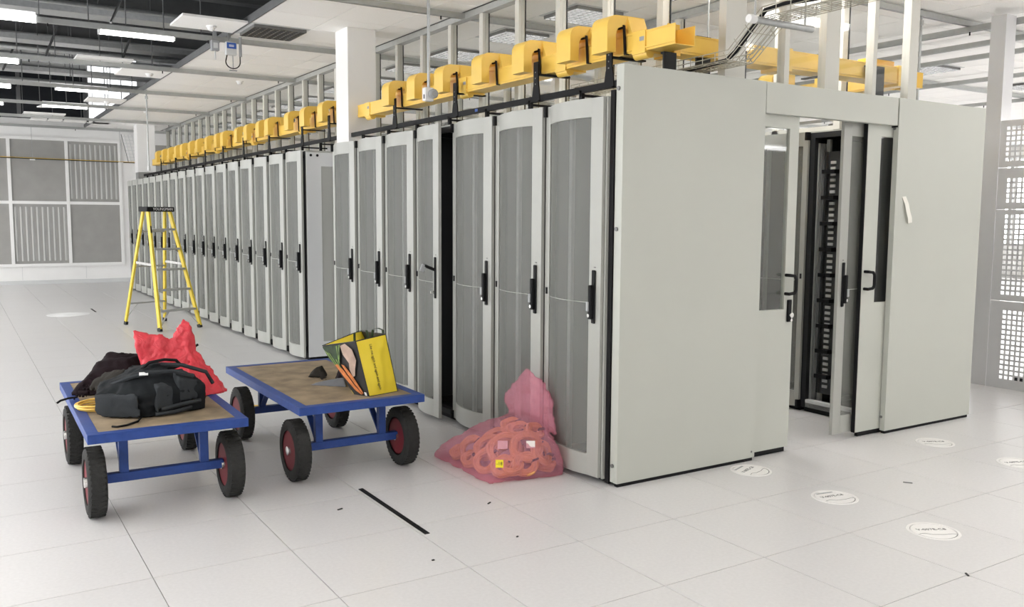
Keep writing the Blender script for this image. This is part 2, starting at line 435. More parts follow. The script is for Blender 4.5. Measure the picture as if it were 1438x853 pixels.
for k, (s, x, y) in enumerate(cells):
    sx = .53 if abs(x-.30) < .01 else 1.0
    if k < 300 and s < 9000:
        o = bpy.data.objects.new('ceiling_tile', ceil_me); COL.objects.link(o); o.parent = ceil; o.location = (x, y, ZC); o.scale = (sx, 1, 1)
    else: rest.add([(a*sx+x, b+y, c+ZC) for a, b, c in cm_.v], cm_.f)
ro = rest.build('ceiling_tile_field', M['ceil'], ceil); ro['kind'] = 'stuff'

# strut channels below the tiles
BOLT_ME = MB().cyl((0, 0, -.03), (0, 0, .025), .007, 6).mesh('hanger_bolt', M['black'])
def strut(a, b, label, group, cat='strut', w=.045, h=.05):
    a = Vector(a); b = Vector(b); d = (b-a); L = d.length; ang = math.atan2(d.y, d.x)
    o = thing('strut_channel', label, cat, a, ang, group)
    m = MB(); t = .004
    m.box(0, L, -w/2, w/2, h-t, h); m.box(0, L, -w/2, -w/2+t, 0, h-t); m.box(0, L, w/2-t, w/2, 0, h-t)
    m.box(0, L, -w/2+t, -w/2+.012, 0, .004); m.box(0, L, w/2-.012, w/2-t, 0, .004)
    m.build('channel', M['strut'], o)
    n = int(L/1.5)
    for k in range(n):
        bo = bpy.data.objects.new('hanger_bolt', BOLT_ME); COL.objects.link(bo); bo.parent = o; bo.location = (.7+1.5*k, 0, 0)
    return o
YST = [1.70, 4.10, 6.48, 8.86, 11.28, 13.68, 16.08, 18.2]
for k, y in enumerate(YST):
    strut((XW0+.02 if y > 3 else XW0+6.0, y, ZC-.065), (XW1-.02, y, ZC-.065), 'galvanised strut running across the ceiling, %s from the back wall' % ORD[len(YST)-1-k], 'struts crossing the ceiling')
for k, x in enumerate((5.38, 6.08, 7.7, 10.1)):
    strut((x, -5, ZC-.115), (x, YW1-.02, ZC-.115), 'lengthwise galvanised ceiling strut, %s beyond the rack aisle' % ORD[k], 'lengthwise struts beyond the aisle')
strut((4.62, -5, ZC-.115), (4.62, YW1-.02, ZC-.115), 'lengthwise ceiling strut above the perforated silver screen', 'lengthwise struts beyond the aisle', w=.06)

# luminaires
A_, B_ = .298, .262
m = MB()
for q in ((-A_,A_,-A_,-B_),(-A_,A_,B_,A_),(-A_,-B_,-B_,B_),(B_,A_,-B_,B_)): m.box(*q, -.004, .02)
FRAME_ME = m.mesh('frame', M['lgrey'])
DIFF_ME = MB().box(-B_, B_, -B_, B_, .012, .018).mesh('diffuser', M['lamp'])
OFF_ME = MB().box(-B_, B_, -B_, B_, .012, .018).mesh('reflector', M['alu'])
BLADE_X = MB().box(-.004, .004, -B_, B_, -.034, .010).mesh('louvre_blade', M['blade'])
BLADE_Y = MB().box(-B_, B_, -.004, .004, -.034, .010).mesh('louvre_blade', M['blade'])
def part(name, me, parent, loc=(0,0,0)):
    o = bpy.data.objects.new(name, me); COL.objects.link(o); o.parent = parent; o.location = loc; return o
def lamp(x, y, label, group, blades=False, on=True):
    o = thing('ceiling_light', label, 'ceiling light', (x, y, ZC), 0, group)
    part('frame', FRAME_ME, o)
    part('diffuser' if on else 'reflector', DIFF_ME if on else OFF_ME, o)
    if blades:
        for k in range(0, 9):
            u = -B_ + 2*B_*k/8
            part('louvre_blade', BLADE_X, o, (u, 0, 0)); part('louvre_blade', BLADE_Y, o, (0, u, 0))
    return o
COLS_L = sorted({round(a, 2) for a, b in LAMPS})
for x, y in LAMPS:
    row = sorted({round(b, 2) for a, b in LAMPS if a == x})
    q = to_px((x, y, ZC)); seen = bool(q and -60 < q[0] < 1500 and -40 < q[1] < 300)
    lamp(x, y, 'lit ceiling light, %s line from the left wall, %s from the front wall' % (ORD[COLS_L.index(round(x, 2))], ORD[row.index(round(y, 2))]), 'lit ceiling lights', seen)
lamp(*LOUVRE, 'unlit louvred ceiling light beside the open ceiling edge', None, True, False)

# loose tiles left in the open part of the ceiling
def loose(x0, x1, y0, y1, z, label, tilt=(0,0)):
    cx, cy = (x0+x1)/2, (y0+y1)/2
    o = MB().box(x0-cx, x1-cx, y0-cy, y1-cy, 0, .022).build('ceiling_tile', M['ceil'], loc=(cx, cy, z)); o.rotation_euler = (tilt[0], tilt[1], 0)
    return tag(o, label, 'ceiling tile', 'single tiles left in the open ceiling')
loose(-2.28, -1.65, 8.68, 9.30, ZC, 'single ceiling tile hanging left of the middle of the open ceiling')
loose(-1.70, XO-.01, 5.70, 6.28, ZC, 'single ceiling tile beside the louvred light at the open ceiling edge')
loose(-1.68, XO-.01, 9.32, 10.0, ZC, 'single ceiling tile beside the tiled field near the bright window')
loose(-1.66, XO-.01, 12.85, 13.45, ZC, 'single ceiling tile in front of the bright upper window')
loose(-2.2, -1.58, 14.9, 15.6, ZC+.07, 'lifted ceiling tile lying askew near the back wall', (R(4), R(-3)))
loose(-2.4, -1.7, 15.8, 16.35, ZC-.005, 'flat ceiling tile under the lifted one near the back wall')
for k, (a, b) in enumerate(((-2.2, -1.92), (-1.88, -1.64), (-1.6, -1.2), (-1.15, -.75))):
    loose(a, b, 17.0, 17.35, ZC, 'narrow ceiling strip along the back wall, %s from the left' % ORD[k])
# steel edge trim of the tiled field
struct(MB().box(XO-.012, XO, 4.2, YW1, ZC-.006, ZC+.07).build('trim_1', M['beam']))

# strip battens on the struts in the open part
def batten(x0, x1, y, label, drop=0.0):
    o = thing('strip_light', label, 'strip light', (x0, y, ZC-.09-drop), 0, 'strip lights under the ceiling')
    L = x1-x0
    MB().extrude([(-.055, .055), (-.04, 0), (.04, 0), (.055, .055)], 'x', 0, L).build('diffuser', M['strip'], o)
    MB().box(0, L, -.02, .02, .055, .09).build('body', M['lgrey'], o)
    if drop:
        for x in (.2, L-.2): MB().cyl((x, 0, .09), (x, 0, .09+drop), .005, 6).build('drop_rod', M['steel'], o)
    MB().box(-.012, 0, -.057, .057, -.002, .06).build('end_cap', M['lgrey'], o); MB().box(L, L+.012, -.057, .057, -.002, .06).build('end_cap', M['lgrey'], o)
for k, (x0, x1, y) in enumerate(((-3.9, -2.89, 6.36), (-2.31, -1.61, 6.58), (-3.9, -2.88, 9.1), (-2.27, -1.58, 11.36), (-3.9, -2.84, 11.55), (-2.26, -1.58, 13.75), (-3.9, -2.83, 13.9))):
    batten(x0, x1, y, 'strip light in the open ceiling, %s, %s from the front' % ('left column' if x0 < -2.5 else 'right column', ORD[k//2]))
for k, y in enumerate((-5.5, -.7, 1.5, 2.9, 4.0, 5.2, 6.36, 7.8, 9.1, 10.3, 11.55, 12.7, 13.9, 15.1, 16.2, 17.4)):  # unseen hanging strips added to light the left side and wash the ceiling
    for q, (x0, x1) in enumerate(((-7.4, -6.2), (-5.6, -4.4)) + (((-3.4, -2.2),) if y < 1 else ())):
        batten(x0, x1, y, 'strip light outside the open ceiling, %s from the left wall, %s row from the front' % (ORD[q], ORD[k]), .7)
for k, y in enumerate((-3.6, -2.2, -1.0)):  # out-of-view strips added to brighten the floor at the right
    batten(2.5, 3.7, y, 'strip light before the right end panel, %s from the front' % ORD[k])
for k, y in enumerate((.92, 1.14, 1.30, 1.57, 1.92)):  # extra strips added to lift the light inside the aisle
    batten(.75, 1.95, y, 'strip light over the glazed aisle, %s from the sliding doors' % ORD[k])
for k, y in enumerate((-5.5, -3.1, -1.9, -1.3, -.7, -.2, .3, .75, 1.2)):  # unseen strips added to brighten the right bay
    for q, x0 in enumerate((4.8, 6.9, 9.0, 11.1) if y < -1 else (6.9, 9.0, 11.1, 13.2)):
        batten(x0, x0+1.2, y, 'strip light in the right bay, %s beyond the silver screen, %s row from the front' % (ORD[q], ORD[k]), .7)

# ------------------------------------------------------------------ plenum above the open ceiling
def ibeam(y, z, h, wdt, label):
    o = thing('roof_beam', label, 'beam', (XW0+.01, y, z), 0, 'roof beams over the open ceiling'); L = XO+1.55-XW0
    MB().box(0, L, -wdt/2, wdt/2, 0, .018).build('flange', M['beam'], o); MB().box(0, L, -wdt/2, wdt/2, h-.018, h).build('flange', M['beam'], o)
    MB().box(0, L, -.007, .007, .018, h-.018).build('web', M['beam'], o)
for k, (y, z, h, wd) in enumerate(((6.2, 4.35, .4, .2), (8.6, 4.25, .4, .2), (10.6, 4.35, .36, .18), (12.6, 4.3, .36, .18), (15.0, 4.45, .4, .2), (17.3, 4.9, .36, .18))):
    ibeam(y, z, h, wd, 'dark steel roof beam above the open ceiling, %s from the back wall' % ORD[5-k])
for k, (y, z, r, mt) in enumerate(((7.9, 3.78, .045, 'steel'), (8.1, 3.9, .03, 'steel'), (9.9, 3.8, .05, 'lgrey'), (10.2, 3.7, .03, 'steel'), (11.9, 3.85, .06, 'grey'), (14.2, 3.8, .045, 'steel'))):
    tag(MB().cyl((XW0+.02, y, z), (XO+1.5, y, z), r, 12).build('service_pipe', M[mt], smooth=True), 'straight services pipe above the open ceiling, %s from the front' % ORD[k], 'pipe', 'pipes above the open ceiling')
tag(MB().cyl((XW0+.02, 10.55, 3.64), (-1.2, 10.55, 3.64), .014, 8).build('sprinkler_pipe', M['red']), 'thin red pipe above the open ceiling', 'pipe')
# cable trays of galvanised steel
for k, (y, z) in enumerate(((7.3, 3.62), (9.45, 3.66), (12.1, 3.66))):
    o = thing('cable_tray', 'galvanised cable tray crossing above the open ceiling, %s from the front' % ORD[k], 'cable tray', (XW0+.02, y, z), 0, 'trays above the open ceiling'); L = XO+1.2-XW0
    MB().box(0, L, -.15, .15, 0, .003).build('tray_base', M['steel'], o)
    for s_ in (-1, 1): MB().box(0, L, s_*.15-.002, s_*.15+.002, 0, .06).build('tray_side', M['steel'], o)
# threaded hanger rods
rods = [(-2.85,6.48),(-2.42,6.48),(-2.08,6.48),(-1.72,6.48),(-1.35,6.48),(-2.9,8.86),(-2.5,8.86),(-2.0,8.9),(-1.75,8.86),(-1.4,8.86),(-2.7,11.28),(-2.35,11.28),(-2.05,11.28),
        (-1.8,11.28),(-1.55,11.28),(-1.25,11.28),(-2.3,13.68),(-1.9,13.68),(-1.5,13.68),(-1.25,13.68),(-2.4,16.08),(-1.9,16.08),(-1.4,16.08),(-2.62,9.6),(-2.2,10.2)]
for k, (x, y) in enumerate(rods):
    o = thing('hanger_rod', 'thin threaded hanger rod in the open ceiling, %s counted from the front' % (ORD[k] if k < 20 else 'twenty-' + ORD[k-20]), 'rod', (x, y, ZC-.03), 0, 'threaded hanger rods of the open ceiling')
    MB().cyl((0,0,0), (0,0,2.2), .006, 6).build('rod', M['beam'], o); MB().cyl((0,0,-.012), (0,0,.0), .012, 6).build('nut', M['bolt'], o)
# diagonal braces
for k, (a, b) in enumerate((((-2.6, 8.86, 3.42), (-2.25, 9.6, 4.25)), ((-2.2, 6.6, 3.45), (-1.8, 7.5, 4.25)), ((-1.75, 8.9, 3.45), (-1.4, 9.6, 4.2)), ((-2.95, 11.0, 3.5), (-2.6, 11.8, 4.3)))):
    tag(MB().bar(a, b, .02, .02).build('diagonal_brace', M['beam']), 'slanting grey brace in the open ceiling, %s from the left' % ORD[(1,3,2,0)[k] if k < 4 else k], 'brace', 'diagonal braces in the open ceiling')

# small devices under the ceiling
def sensor_box():
    o = thing('control_box', 'grey control box with blue label and looped cable at the open ceiling edge', 'control box', (-1.08, 6.36, 3.36))
    MB().box(-.055, .055, -.03, .03, -.155, -.02).build('housing', M['lgrey'], o, bevel=.004)
    MB().box(-.048, .048, -.033, -.03, -.09, -.03).build('label_plate', M['bluelabel'], o, label='blue label')
    for z in (-.055, -.068): MB().box(-.026, .026, -.0338, -.033, z-.0035, z+.0035).build('label_line', M['letter'], o)
    p = [(-.04 + .0, 0, -.155)]
    for k in range(13):
        a = PI + PI*k/12; p.append((.02 + .075*math.cos(a), 0, -.22 + .07*math.sin(a)))
    p += [(.095, 0, -.14), (.1, 0, -.02)]
    MB().tube(p, .006, 6).build('cable_loop', M['black'], o, smooth=True)
    MB().cyl((.02, 0, -.30), (.02, 0, -.155), .004, 6).build('probe_wire', M['grey'], o); MB().cyl((-.02, 0, -.31), (.06, 0, -.31), .007, 6).build('probe', M['grey'], o)
    MB().cyl((.1, 0, -.16), (.1, 0, .04), .016, 8).build('gland', M['grey'], o)
    MB().box(-.03, .0, -.01, .01, -.02, .12).build('hanger', M['steel'], o)
    o = thing('switch_box', 'small pale switch box left of the blue-labelled box', 'control box', (-1.22, 6.45, 3.36))
    MB().box(-.04, .04, -.03, .03, -.11, 0).build('housing', M['grey'], o, bevel=.004); MB().box(-.022, .022, -.034, -.03, -.085, -.03).build('cover', M['lgrey'], o)
    MB().cyl((0, 0, -.2), (0, 0, -.11), .008, 6).build('conduit', M['lgrey'], o); MB().box(-.02, .02, -.01, .01, 0, .12).build('hanger', M['steel'], o)
sensor_box()
def detector(x, y, z, label):
    o = thing('smoke_detector', label, 'smoke detector', (x, y, z), 0, 'ceiling smoke detectors')
    MB().lathe([(0, .05), (-.012, .05), (-.02, .042)], (0,0,0), 'z', 20).build('base', M['letter'], o, smooth=True)
    MB().lathe([(-.02, .038), (-.035, .036), (-.048, .02)], (0,0,0), 'z', 20).build('chamber', M['letter'], o, smooth=True)
detector(-.1, 9.6, ZC, 'white smoke detector on the tiles past the louvred light')
detector(-1.35, 6.05, ZC, 'smoke detector under the single tile beside the louvred light')
detector(-1.3, 9.62, ZC, 'smoke detector under the single tile near the bright window')
detector(-.55, 14.2, ZC, 'far smoke detector near the far column')
detector(-1.33, 13.2, ZC, 'smoke detector under the tile before the bright upper window')
def drop_sensor(x, y, zb, label):
    o = thing('hanging_detector', label, 'detector', (x, y, zb), 0)
    MB().cyl((0, 0, .02), (0, 0, ZC-zb), .011, 10).build('conduit', M['steel'], o, smooth=True)
    MB().cyl((0, 0, ZC-zb-.14), (0, 0, ZC-zb-.1), .022, 8).build('coupling', M['steel'], o)
    return o
o = drop_sensor(-.72, 2.50, 2.40, 'white detector box on a grey conduit hanging before the yellow duct')
MB().box(-.035, .035, -.015, .035, -.045, .05).build('housing', M['letter'], o, bevel=.005)
MB().lathe([(-.018, .034), (-.04, .034), (-.05, .022)], (.022, 0, .005), 'y', 18).build('sensor_head', M['grey'], o, smooth=True)
MB().box(-.037, -.034, -.004, .01, -.03, .0).build('vent', M['dark'], o)
o = drop_sensor(-1.05, 11.28, 2.22, 'thin conduit hanging in front of the far white column')
MB().cyl((0,0,-.02), (0,0,.05), .022, 8).build('sensor_head', M['lgrey'], o)
o = drop_sensor(3.85, 1.70, 2.42, 'grey conduit hanging beside the right column')

# ------------------------------------------------------------------ columns
def column(x0, x1, y0, y1, label, zcut=None):
    o = thing('column', label, 'column', ((x0+x1)/2, (y0+y1)/2, 0)); hx, hy = (x1-x0)/2, (y1-y0)/2
    z0 = zcut or 0
    MB().box(-hx, hx, -hy, hy, z0, ZC).build('casing', M['wall'], o, bevel=.004)
    if zcut: MB().box(-hx+.01, hx-.01, -hy+.01, hy-.01, 0, z0).build('shaft', M['steel'], o)  # column is grey below the cut height
column(-.205, .10, 5.30, 5.63, 'square white column in the gap between the rack groups')
column(-.26, .10, 16.9, 17.25, 'far square white column beyond the end of the rack row', 2.42)
column(7.75, 8.0, 5.0, 5.25, 'distant white column seen through the glazing at the right')

# ------------------------------------------------------------------ server racks
RW, RH, RD = .6, 2.205, 1.06
def dprof(u):
    """bulge of the door at distance u from its free edge"""
    if u < .095: return .050 + .1*u
    if u > .548: return .024
    t = (u-.095)/(.548-.095)
    a = .0595*(1-t) + .024*t
    return a + .042*math.sin(PI*t)**.8
DW = .594
def dsh(y): return dprof(DW + y)        # door local y runs from -DW (free edge) to 0 (hinge)
def lin(a, b, n): return [a+(b-a)*k/n for k in range(n+1)]
Z0, Z1 = .035, RH-.004
def make_door(parent, handle_open=False, hinge_y=.597):
    m = MB()
    ue = lin(0, .095, 2); uh = lin(.548, DW, 2); um = lin(.095, .548, 14)
    m.shell([u-DW for u in ue], dsh, Z0, Z1, .022); m.shell([u-DW for u in uh], dsh, Z0, Z1, .022)
    m.shell([u-DW for u in um], dsh, Z1-.105, Z1, .022); m.shell([u-DW for u in um], dsh, Z0, Z0+.125, .022)
    d = m.build('door', M['white'], parent, (0, hinge_y, 0), smooth=True)
    p = MB()
    for off in (.008,):
        ys = [u-DW for u in lin(.095, .548, 18)]
        vs = []
        for y in ys: vs += [(-dsh(y)+off, y, Z0+.125), (-dsh(y)+off, y, Z1-.105)]
        p.add(vs, [(2*i, 2*i+2, 2*i+3, 2*i+1) for i in range(len(ys)-1)])
    p.build('perforated_sheet', M['perf'], d, smooth=True)
    MB().shell([u-DW for u in lin(.097, .546, 14)], lambda y: dsh(y)-.004, 1.045, 1.0485, .004).build('sheet_joint', M['white'], d)
    h = MB(); hy = -DW+.052; hx = -dprof(.05)
    h.box(hx-.010, hx, hy-.016, hy+.016, .93, 1.235)
    h.build('handle_plate', M['black'], d, bevel=.004)
    if not handle_open:
        MB().box(hx-.034, hx-.010, hy-.010, hy+.018, .955, 1.15).build('handle_lever', M['black'], d, bevel=.005)
        MB().box(hx-.042, hx-.020, hy+.004, hy+.024, 1.0, 1.055).build('lever_tip', M['grey'], d, bevel=.003)
    else:
        MB().bar((hx-.006, hy, 1.14), (hx-.085, hy+.012, 1.175), .026, .022).build('handle_lever', M['black'], d, bevel=.004)
        MB().bar((hx-.085, hy+.012, 1.182), (hx-.105, hy+.014, 1.13), .026, .03).build('lever_tip', M['grey'], d, bevel=.003)
    MB().cyl((hx-.035, hy+.01, .975), (hx-.01, hy+.01, .975), .011, 10).build('key_cylinder', M['chrome'], d, smooth=True)
    MB().box(hx-.0008, hx, hy-.014, hy+.014, 1.248, 1.254).build('rating_label', M['greyink'], d)
    MB().box(-.03, -.024, -.03, -.016, 1.06, 1.10).build('latch_catch', M['black'], d)
    return d
def make_rack(label, group, handle_open=False):
    r = thing('server_rack', label, 'server rack', (0,0,0), 0, group)
    m = MB()
    for x in (.0, RD-.05):
        for y in (.004, RW-.044): m.box(x, x+.05, y, y+.04, .035, RH-.01)
    for z in (.035, RH-.05):
        for y in (.004, RW-.044): m.box(.05, RD-.05, y, y+.04, z, z+.04)
        for x in (0, RD-.05): m.box(x, x+.05, .044, RW-.044, z, z+.04)
    m.build('frame', M['dark'], r)
    MB().box(.0, RD, .003, RW-.003, RH-.01, RH).build('roof', M['white'], r)
    MB().box(.02, RD-.02, .02, RW-.02, 0.0, .035).build('plinth', M['black'], r)
    for s_ in (.004, RW-.012): MB().box(.05, RD-.05, s_, s_+.008, .075, RH-.05).build('side_divider', M['inner'], r)
    MB().box(RD-.012, RD, .044, RW-.044, .075, RH-.05).build('rear_panel', M['inner'], r)
    MB().box(RD, RD+.008, .01, RW-.01, .05, RH-.02).build('rear_door', M['white'], r)
    for y in (.075, RW-.105):
        for x in (.10, .82): MB().box(x, x+.025, y, y+.03, .08, RH-.06).build('mounting_rail', M['rail'], r)
    for z in (RH-.066, .03): MB().box(-.044, 0, RW-.020, RW-.0005, z, z+.062).build('hinge', M['black'], r)
    make_door(r, handle_open)
    return r
proto = None; open_proto = None
RX = -.520
NEAR0, FAR0 = .668, 5.70
racks = []
lab_near = ['white server rack next to the white end panel, behind the pink bag', 'white server rack second from the white end panel', 'white server rack between the second rack and the open-doored rack',
            'white server rack with its mesh door standing ajar and handle raised', 'white server rack immediately beyond the rack with the open door', 'white server rack behind the yellow shopping bag, before the column',
            'white server rack closest to the square column on its near side']
for k in range(7):
    if k == 0: r = proto = make_rack(lab_near[0], 'near server racks')
    elif k == 3: r = make_rack(lab_near[3], 'near server racks', True)
    else: r = copy_tree(proto); r['label'] = lab_near[k]
    r.location = (RX, NEAR0+.6*k, 0)
    if k == 3:
        for ch in r.children:
            if ch.name.startswith('door'): ch.rotation_euler = (0, 0, R(-8))
for k in range(18):
    r = copy_tree(proto); r.location = (RX, FAR0+.5935*k, 0); r.scale = (1, .989, 1); r['group'] = 'far server racks'
    r['label'] = 'white server rack, %s beyond the square column in the far group' % ORD[k] if k < 17 else 'white server rack at the very far end of the row'
    if k == 0:
        m = MB(); m.box(0, RD, -.012, .0, .04, RH-.004)
        sp = m.build('side_panel', M['white'], r)
        f = MB(); f.box(.0, .16, -.02, -.012, .04, RH-.02); f.box(RD-.16, RD, -.02, -.012, .04, RH-.02); f.box(.16, RD-.16, -.02, -.012, RH-.16, RH-.02); f.box(.16, RD-.16, -.02, -.012, .04, .2)
        f.build('panel_rim', M['lgrey'], sp)
        for x in (.05, .12): MB().cyl((x, -.024, RH-.05), (x, -.02, RH-.05), .014, 10).build('screw', M['black'], sp)
# second row, facing the aisle
R2X, R2Y = 2.03, .785
lab2 = ['empty dark server rack with its door swung open behind the sliding doors', 'server rack behind the empty open one in the aisle']
for k in range(7):
    r = copy_tree(open_proto or proto); r.location = (R2X, R2Y+.6*k, 0); r['group'] = 'racks across the aisle'
    r['label'] = lab2[k] if k < 2 else 'server rack across the aisle, %s from the sliding doors' % ORD[k]
    for ch in list(r.children):
        if ch.name.startswith(('door', 'hinge')):
            ch.scale = (1, -1, 1)
            ch.location = (0, .003 if ch.name.startswith('door') else RW, 0)
            if k == 0 and ch.name.startswith('door'): ch.rotation_euler = (0, 0, R(101)); ch.location = (-.005, .012, 0)
    if k == 0:
        # cable manager in the open rack
        cmg = MB().box(.10, .115, .36, .54, .15, 2.05).build('cable_manager', M['inner'], r)
        for q in range(40): MB().box(.09, .10, .43, .475, .2+.045*q, .2+.045*q+.022).build('finger_slot', M['lgrey'], cmg)
        for q in range(9): MB().box(.04, .10, .40, .515, .28+.2*q, .31+.2*q).build('cable_ring', M['black'], cmg)
        for q in range(4): MB().box(.04+.03*q, .055+.03*q, .545, .56, .08, RH-.09).build('profile_rail', M['rail'], r)
        MB().box(.0, .05, .044, RW-.044, .04, .10).build('front_sill', M['lgrey'], r)

MB().box(-.030, RD, -.014, -.001, .03, RH-.002).build('side_panel', M['white'], proto)
MB().box(-.012, RD, -.048, -.0145, .01, RH+.03).build('gasket', M['black'], proto)

# ------------------------------------------------------------------ aisle end: panels, header, sliding doors
PY = .554
def end_panel(x0, x1, label, name='end_panel', flange=True):
    o = thing(name, label, 'panel', (x0, PY, 0), 0, 'white end panels'); L = x1-x0
    m = MB().box(0, L, 0, .04, .022, 2.367)
    if flange: m.box(0, .03, .04, .062, .022, 2.367)
    m.build('sheet', M['panel'], o)
    MB().box(.01, L-.01, .008, .036, 0, .022).build('foot_rail', M['black'], o)
    return o
e1 = end_panel(-.523, .594, 'large white end panel covering the near rack row')
for z in (.12, 1.47, 2.24): MB().cyl((-.008, .04, z), (0, .04, z), .012, 8).build('fixing', M['bolt'], e1)
MB().cyl((1.09, -.002, .06), (1.09, .0, .06), .007, 8).build('fixing', M['bolt'], e1)
e2 = end_panel(1.925, 2.985, 'white end panel right of the sliding doors with paper tape', flange=False)
for z in (.12, 2.16): MB().cyl((-.006, .03, z), (0, .03, z), .010, 8).build('fixing', M['bolt'], e2)
hd = thing('door_header', 'white header panel above the sliding doors', 'panel', (.60, PY, 2.178))
MB().box(0, 1.31, 0, .05, 0, .188).build('sheet', M['panel'], hd, bevel=.002)
MB().box(.02, 1.29, .05, .12, .06, .12).build('door_track', M['alu'], hd)
MB().box(1.308, 1.316, .0, .05, -.012, .0).build('end_stop', M['black'], hd)
def slide_door(x0, x1, wx0, wx1, label, flip):
    o = thing('sliding_door', label, 'door', (x0, .598, 0), 0, 'sliding doors'); L = x1-x0; t = .03
    a, b, z0, z1 = wx0-x0, wx1-x0, .948, 2.10
    m = MB(); m.box(0, L, 0, t, .035, z0); m.box(0, L, 0, t, z1, 2.19); m.box(0, a, 0, t, z0, z1)
    if b < L-.005: m.box(b, L, 0, t, z0, z1)
    m.build('leaf', M['panel'], o)
    MB().box(a, min(b, L), .012, .016, z0, z1).build('window_pane', M['glass2'], o)
    MB().box(.03, L-.03, .004, .026, .004, .035).build('bottom_guide', M['black'], o)
    hx = .055 if flip else L-.05; s_ = 1 if flip else 1
    # D-shaped pull handle
    p = [(hx-.028, 0, 1.17), (hx-.028, -.035, 1.17), (hx+.012, -.042, 1.165), (hx+.026, -.042, 1.145), (hx+.026, -.042, 1.075), (hx+.012, -.042, 1.055), (hx-.028, -.035, 1.05), (hx-.028, 0, 1.05)]
    MB().tube(p, .0105, 8).build('pull_handle', M['black'], o, smooth=True)
    if flip: MB().box(-.008, 0, .002, t-.002, .035, 2.19).build('edge_seal', M['black'], o)
    else:
        MB().box(L-.06, L-.022, -.014, 0, .865, 1.01).build('lock_case', M['black'], o, bevel=.004)
        MB().cyl((L-.034, -.026, .91), (L-.034, -.014, .91), .017, 12).build('lock_cylinder', M['chrome'], o, smooth=True)
        MB().cyl((L-.034, -.024, .878), (L-.034, -.014, .878), .009, 10).build('lock_cylinder', M['chrome'], o, smooth=True)
        MB().box(L, L+.003, .006, .024, .1, 2.1).build('edge_seal', M['alu'], o)
    return o
slide_door(.20, .957, .64, .872, 'left sliding door with tall window, pull handle and lock', False)
slide_door(1.654, 2.30, 1.80, 2.20, 'right sliding door with tall window and pull handle', True)
tp = MB()
pts = [(2.02, .552, 1.69), (2.045, .545, 1.64), (2.05, .535, 1.59), (2.068, .53, 1.54), (2.088, .54, 1.505)]
vs = []
for x, y, z in pts: vs += [(x-.022, y, z), (x+.022, y, z+.004), (x-.022, y+.0012, z), (x+.022, y+.0012, z+.004)]
fs = []
for i in range(len(pts)-1):
    a, c = 4*i, 4*i+4; fs += [(a, a+1, c+1, c), (a+2, c+2, c+3, a+3), (a, c, c+2, a+2), (a+1, a+3, c+3, c+1)]
fs += [(0, 2, 3, 1), (16, 17, 19, 18)]
tag(tp.add(vs, fs).build('paper_tape', M['paper'], smooth=True), 'torn strip of pale paper tape hanging on the right end panel', 'tape')

# ------------------------------------------------------------------ black support rail, brackets and yellow duct
rl = thing('support_rail', 'long black steel rail running along the rack tops', 'rail', (-.165, .75, 2.33))
MB().box(-.012, .012, 0, 16.0, 0, .04).build('rail', M['black'], rl)
MB().box(-.0135, -.012, 1.99, 2.03, .012, .032).build('cable_clip', M['bluelabel'], rl, label='small blue clip')
for k in range(27):
    y = .05 + .6*k
    MB().box(-.012, .012, y, y+.03, -.125, .02).build('rail_foot', M['black'], rl)
    MB().box(-.012, .30, y+.005, y+.02, -.02, -.005).build('cross_arm', M['black'], rl)
BR = [1.12, 1.93, 3.10, 4.25, 5.92, 6.78, 8.04, 9.21, 10.30, 11.40, 12.45, 13.60, 14.90]
br0 = None
for k, y in enumerate(BR):
    if br0 is None:
        b = br0 = thing('duct_bracket', '', 'bracket', (0,0,0), 0, 'black duct brackets')
        MB().extrude([(-.05, 2.335), (.05, 2.335), (.032, 2.43), (.028, 2.44), (.028, 2.60), (-.028, 2.60), (-.028, 2.46), (-.04, 2.41)], 'x', -.182, -.172).build('upright', M['black'], b)
        for z in (2.45, 2.49, 2.53): MB().cyl((-.1855, 0, z), (-.182, 0, z), .005, 6).build('bolt', M['bolt'], b)
        MB().box(-.172, .10, -.02, .02, 2.512, 2.522).build('arm', M['black'], b); MB().box(-.195, -.152, -.05, .05, 2.328, 2.336).build('foot', M['black'], b)
    else: b = copy_tree(br0)
    b.location = (0, y, 0); b['label'] = 'black steel bracket holding the yellow duct, %s from the white end panel' % ORD[k]
dz0, dz1, dx0, dx1 = 2.528, 2.645, -.10, .055
def trunk_section(parent, L, axis='y'):
    """open-top channel with bottom lip flanges and lid"""
    m = MB(); t = .004; W_ = dx1-dx0; H = dz1-dz0
    poly = [(0, 0), (W_, 0), (W_, H), (W_-t, H), (W_-t, t), (t, t), (t, H), (0, H)]
    if axis == 'y': m.extrude(poly, 'y', 0, L); m.box(-.006, 0, 0, L, .014, .024); m.box(W_, W_+.006, 0, L, .014, .024); m.box(-.004, 0, 0, L, H-.008, H)
    else: m.extrude([(a, b) for a, b in poly], 'x', 0, L); m.box(0, L, -.006, 0, .014, .024); m.box(0, L, -.004, 0, H-.008, H)
    return m
duct = thing('cable_duct', 'long yellow cable duct with hooked outlets above the rack row', 'cable duct', (dx0, 0, dz0))
lid = .004
ys = [.62, .93, 1.74, 3.10] + [5.05+2.0*k for k in range(6)] + [16.2]
for a, b in zip(ys[:-1], ys[1:]):
    s_ = trunk_section(duct, b-a-.002).build('trunk_section', M['duct'], duct, (0, a, 0))
    if a > .7: MB().box(-.003, dx1-dx0+.003, 0, b-a-.002, dz1-dz0, dz1-dz0+lid).build('lid', M['duct'], s_)
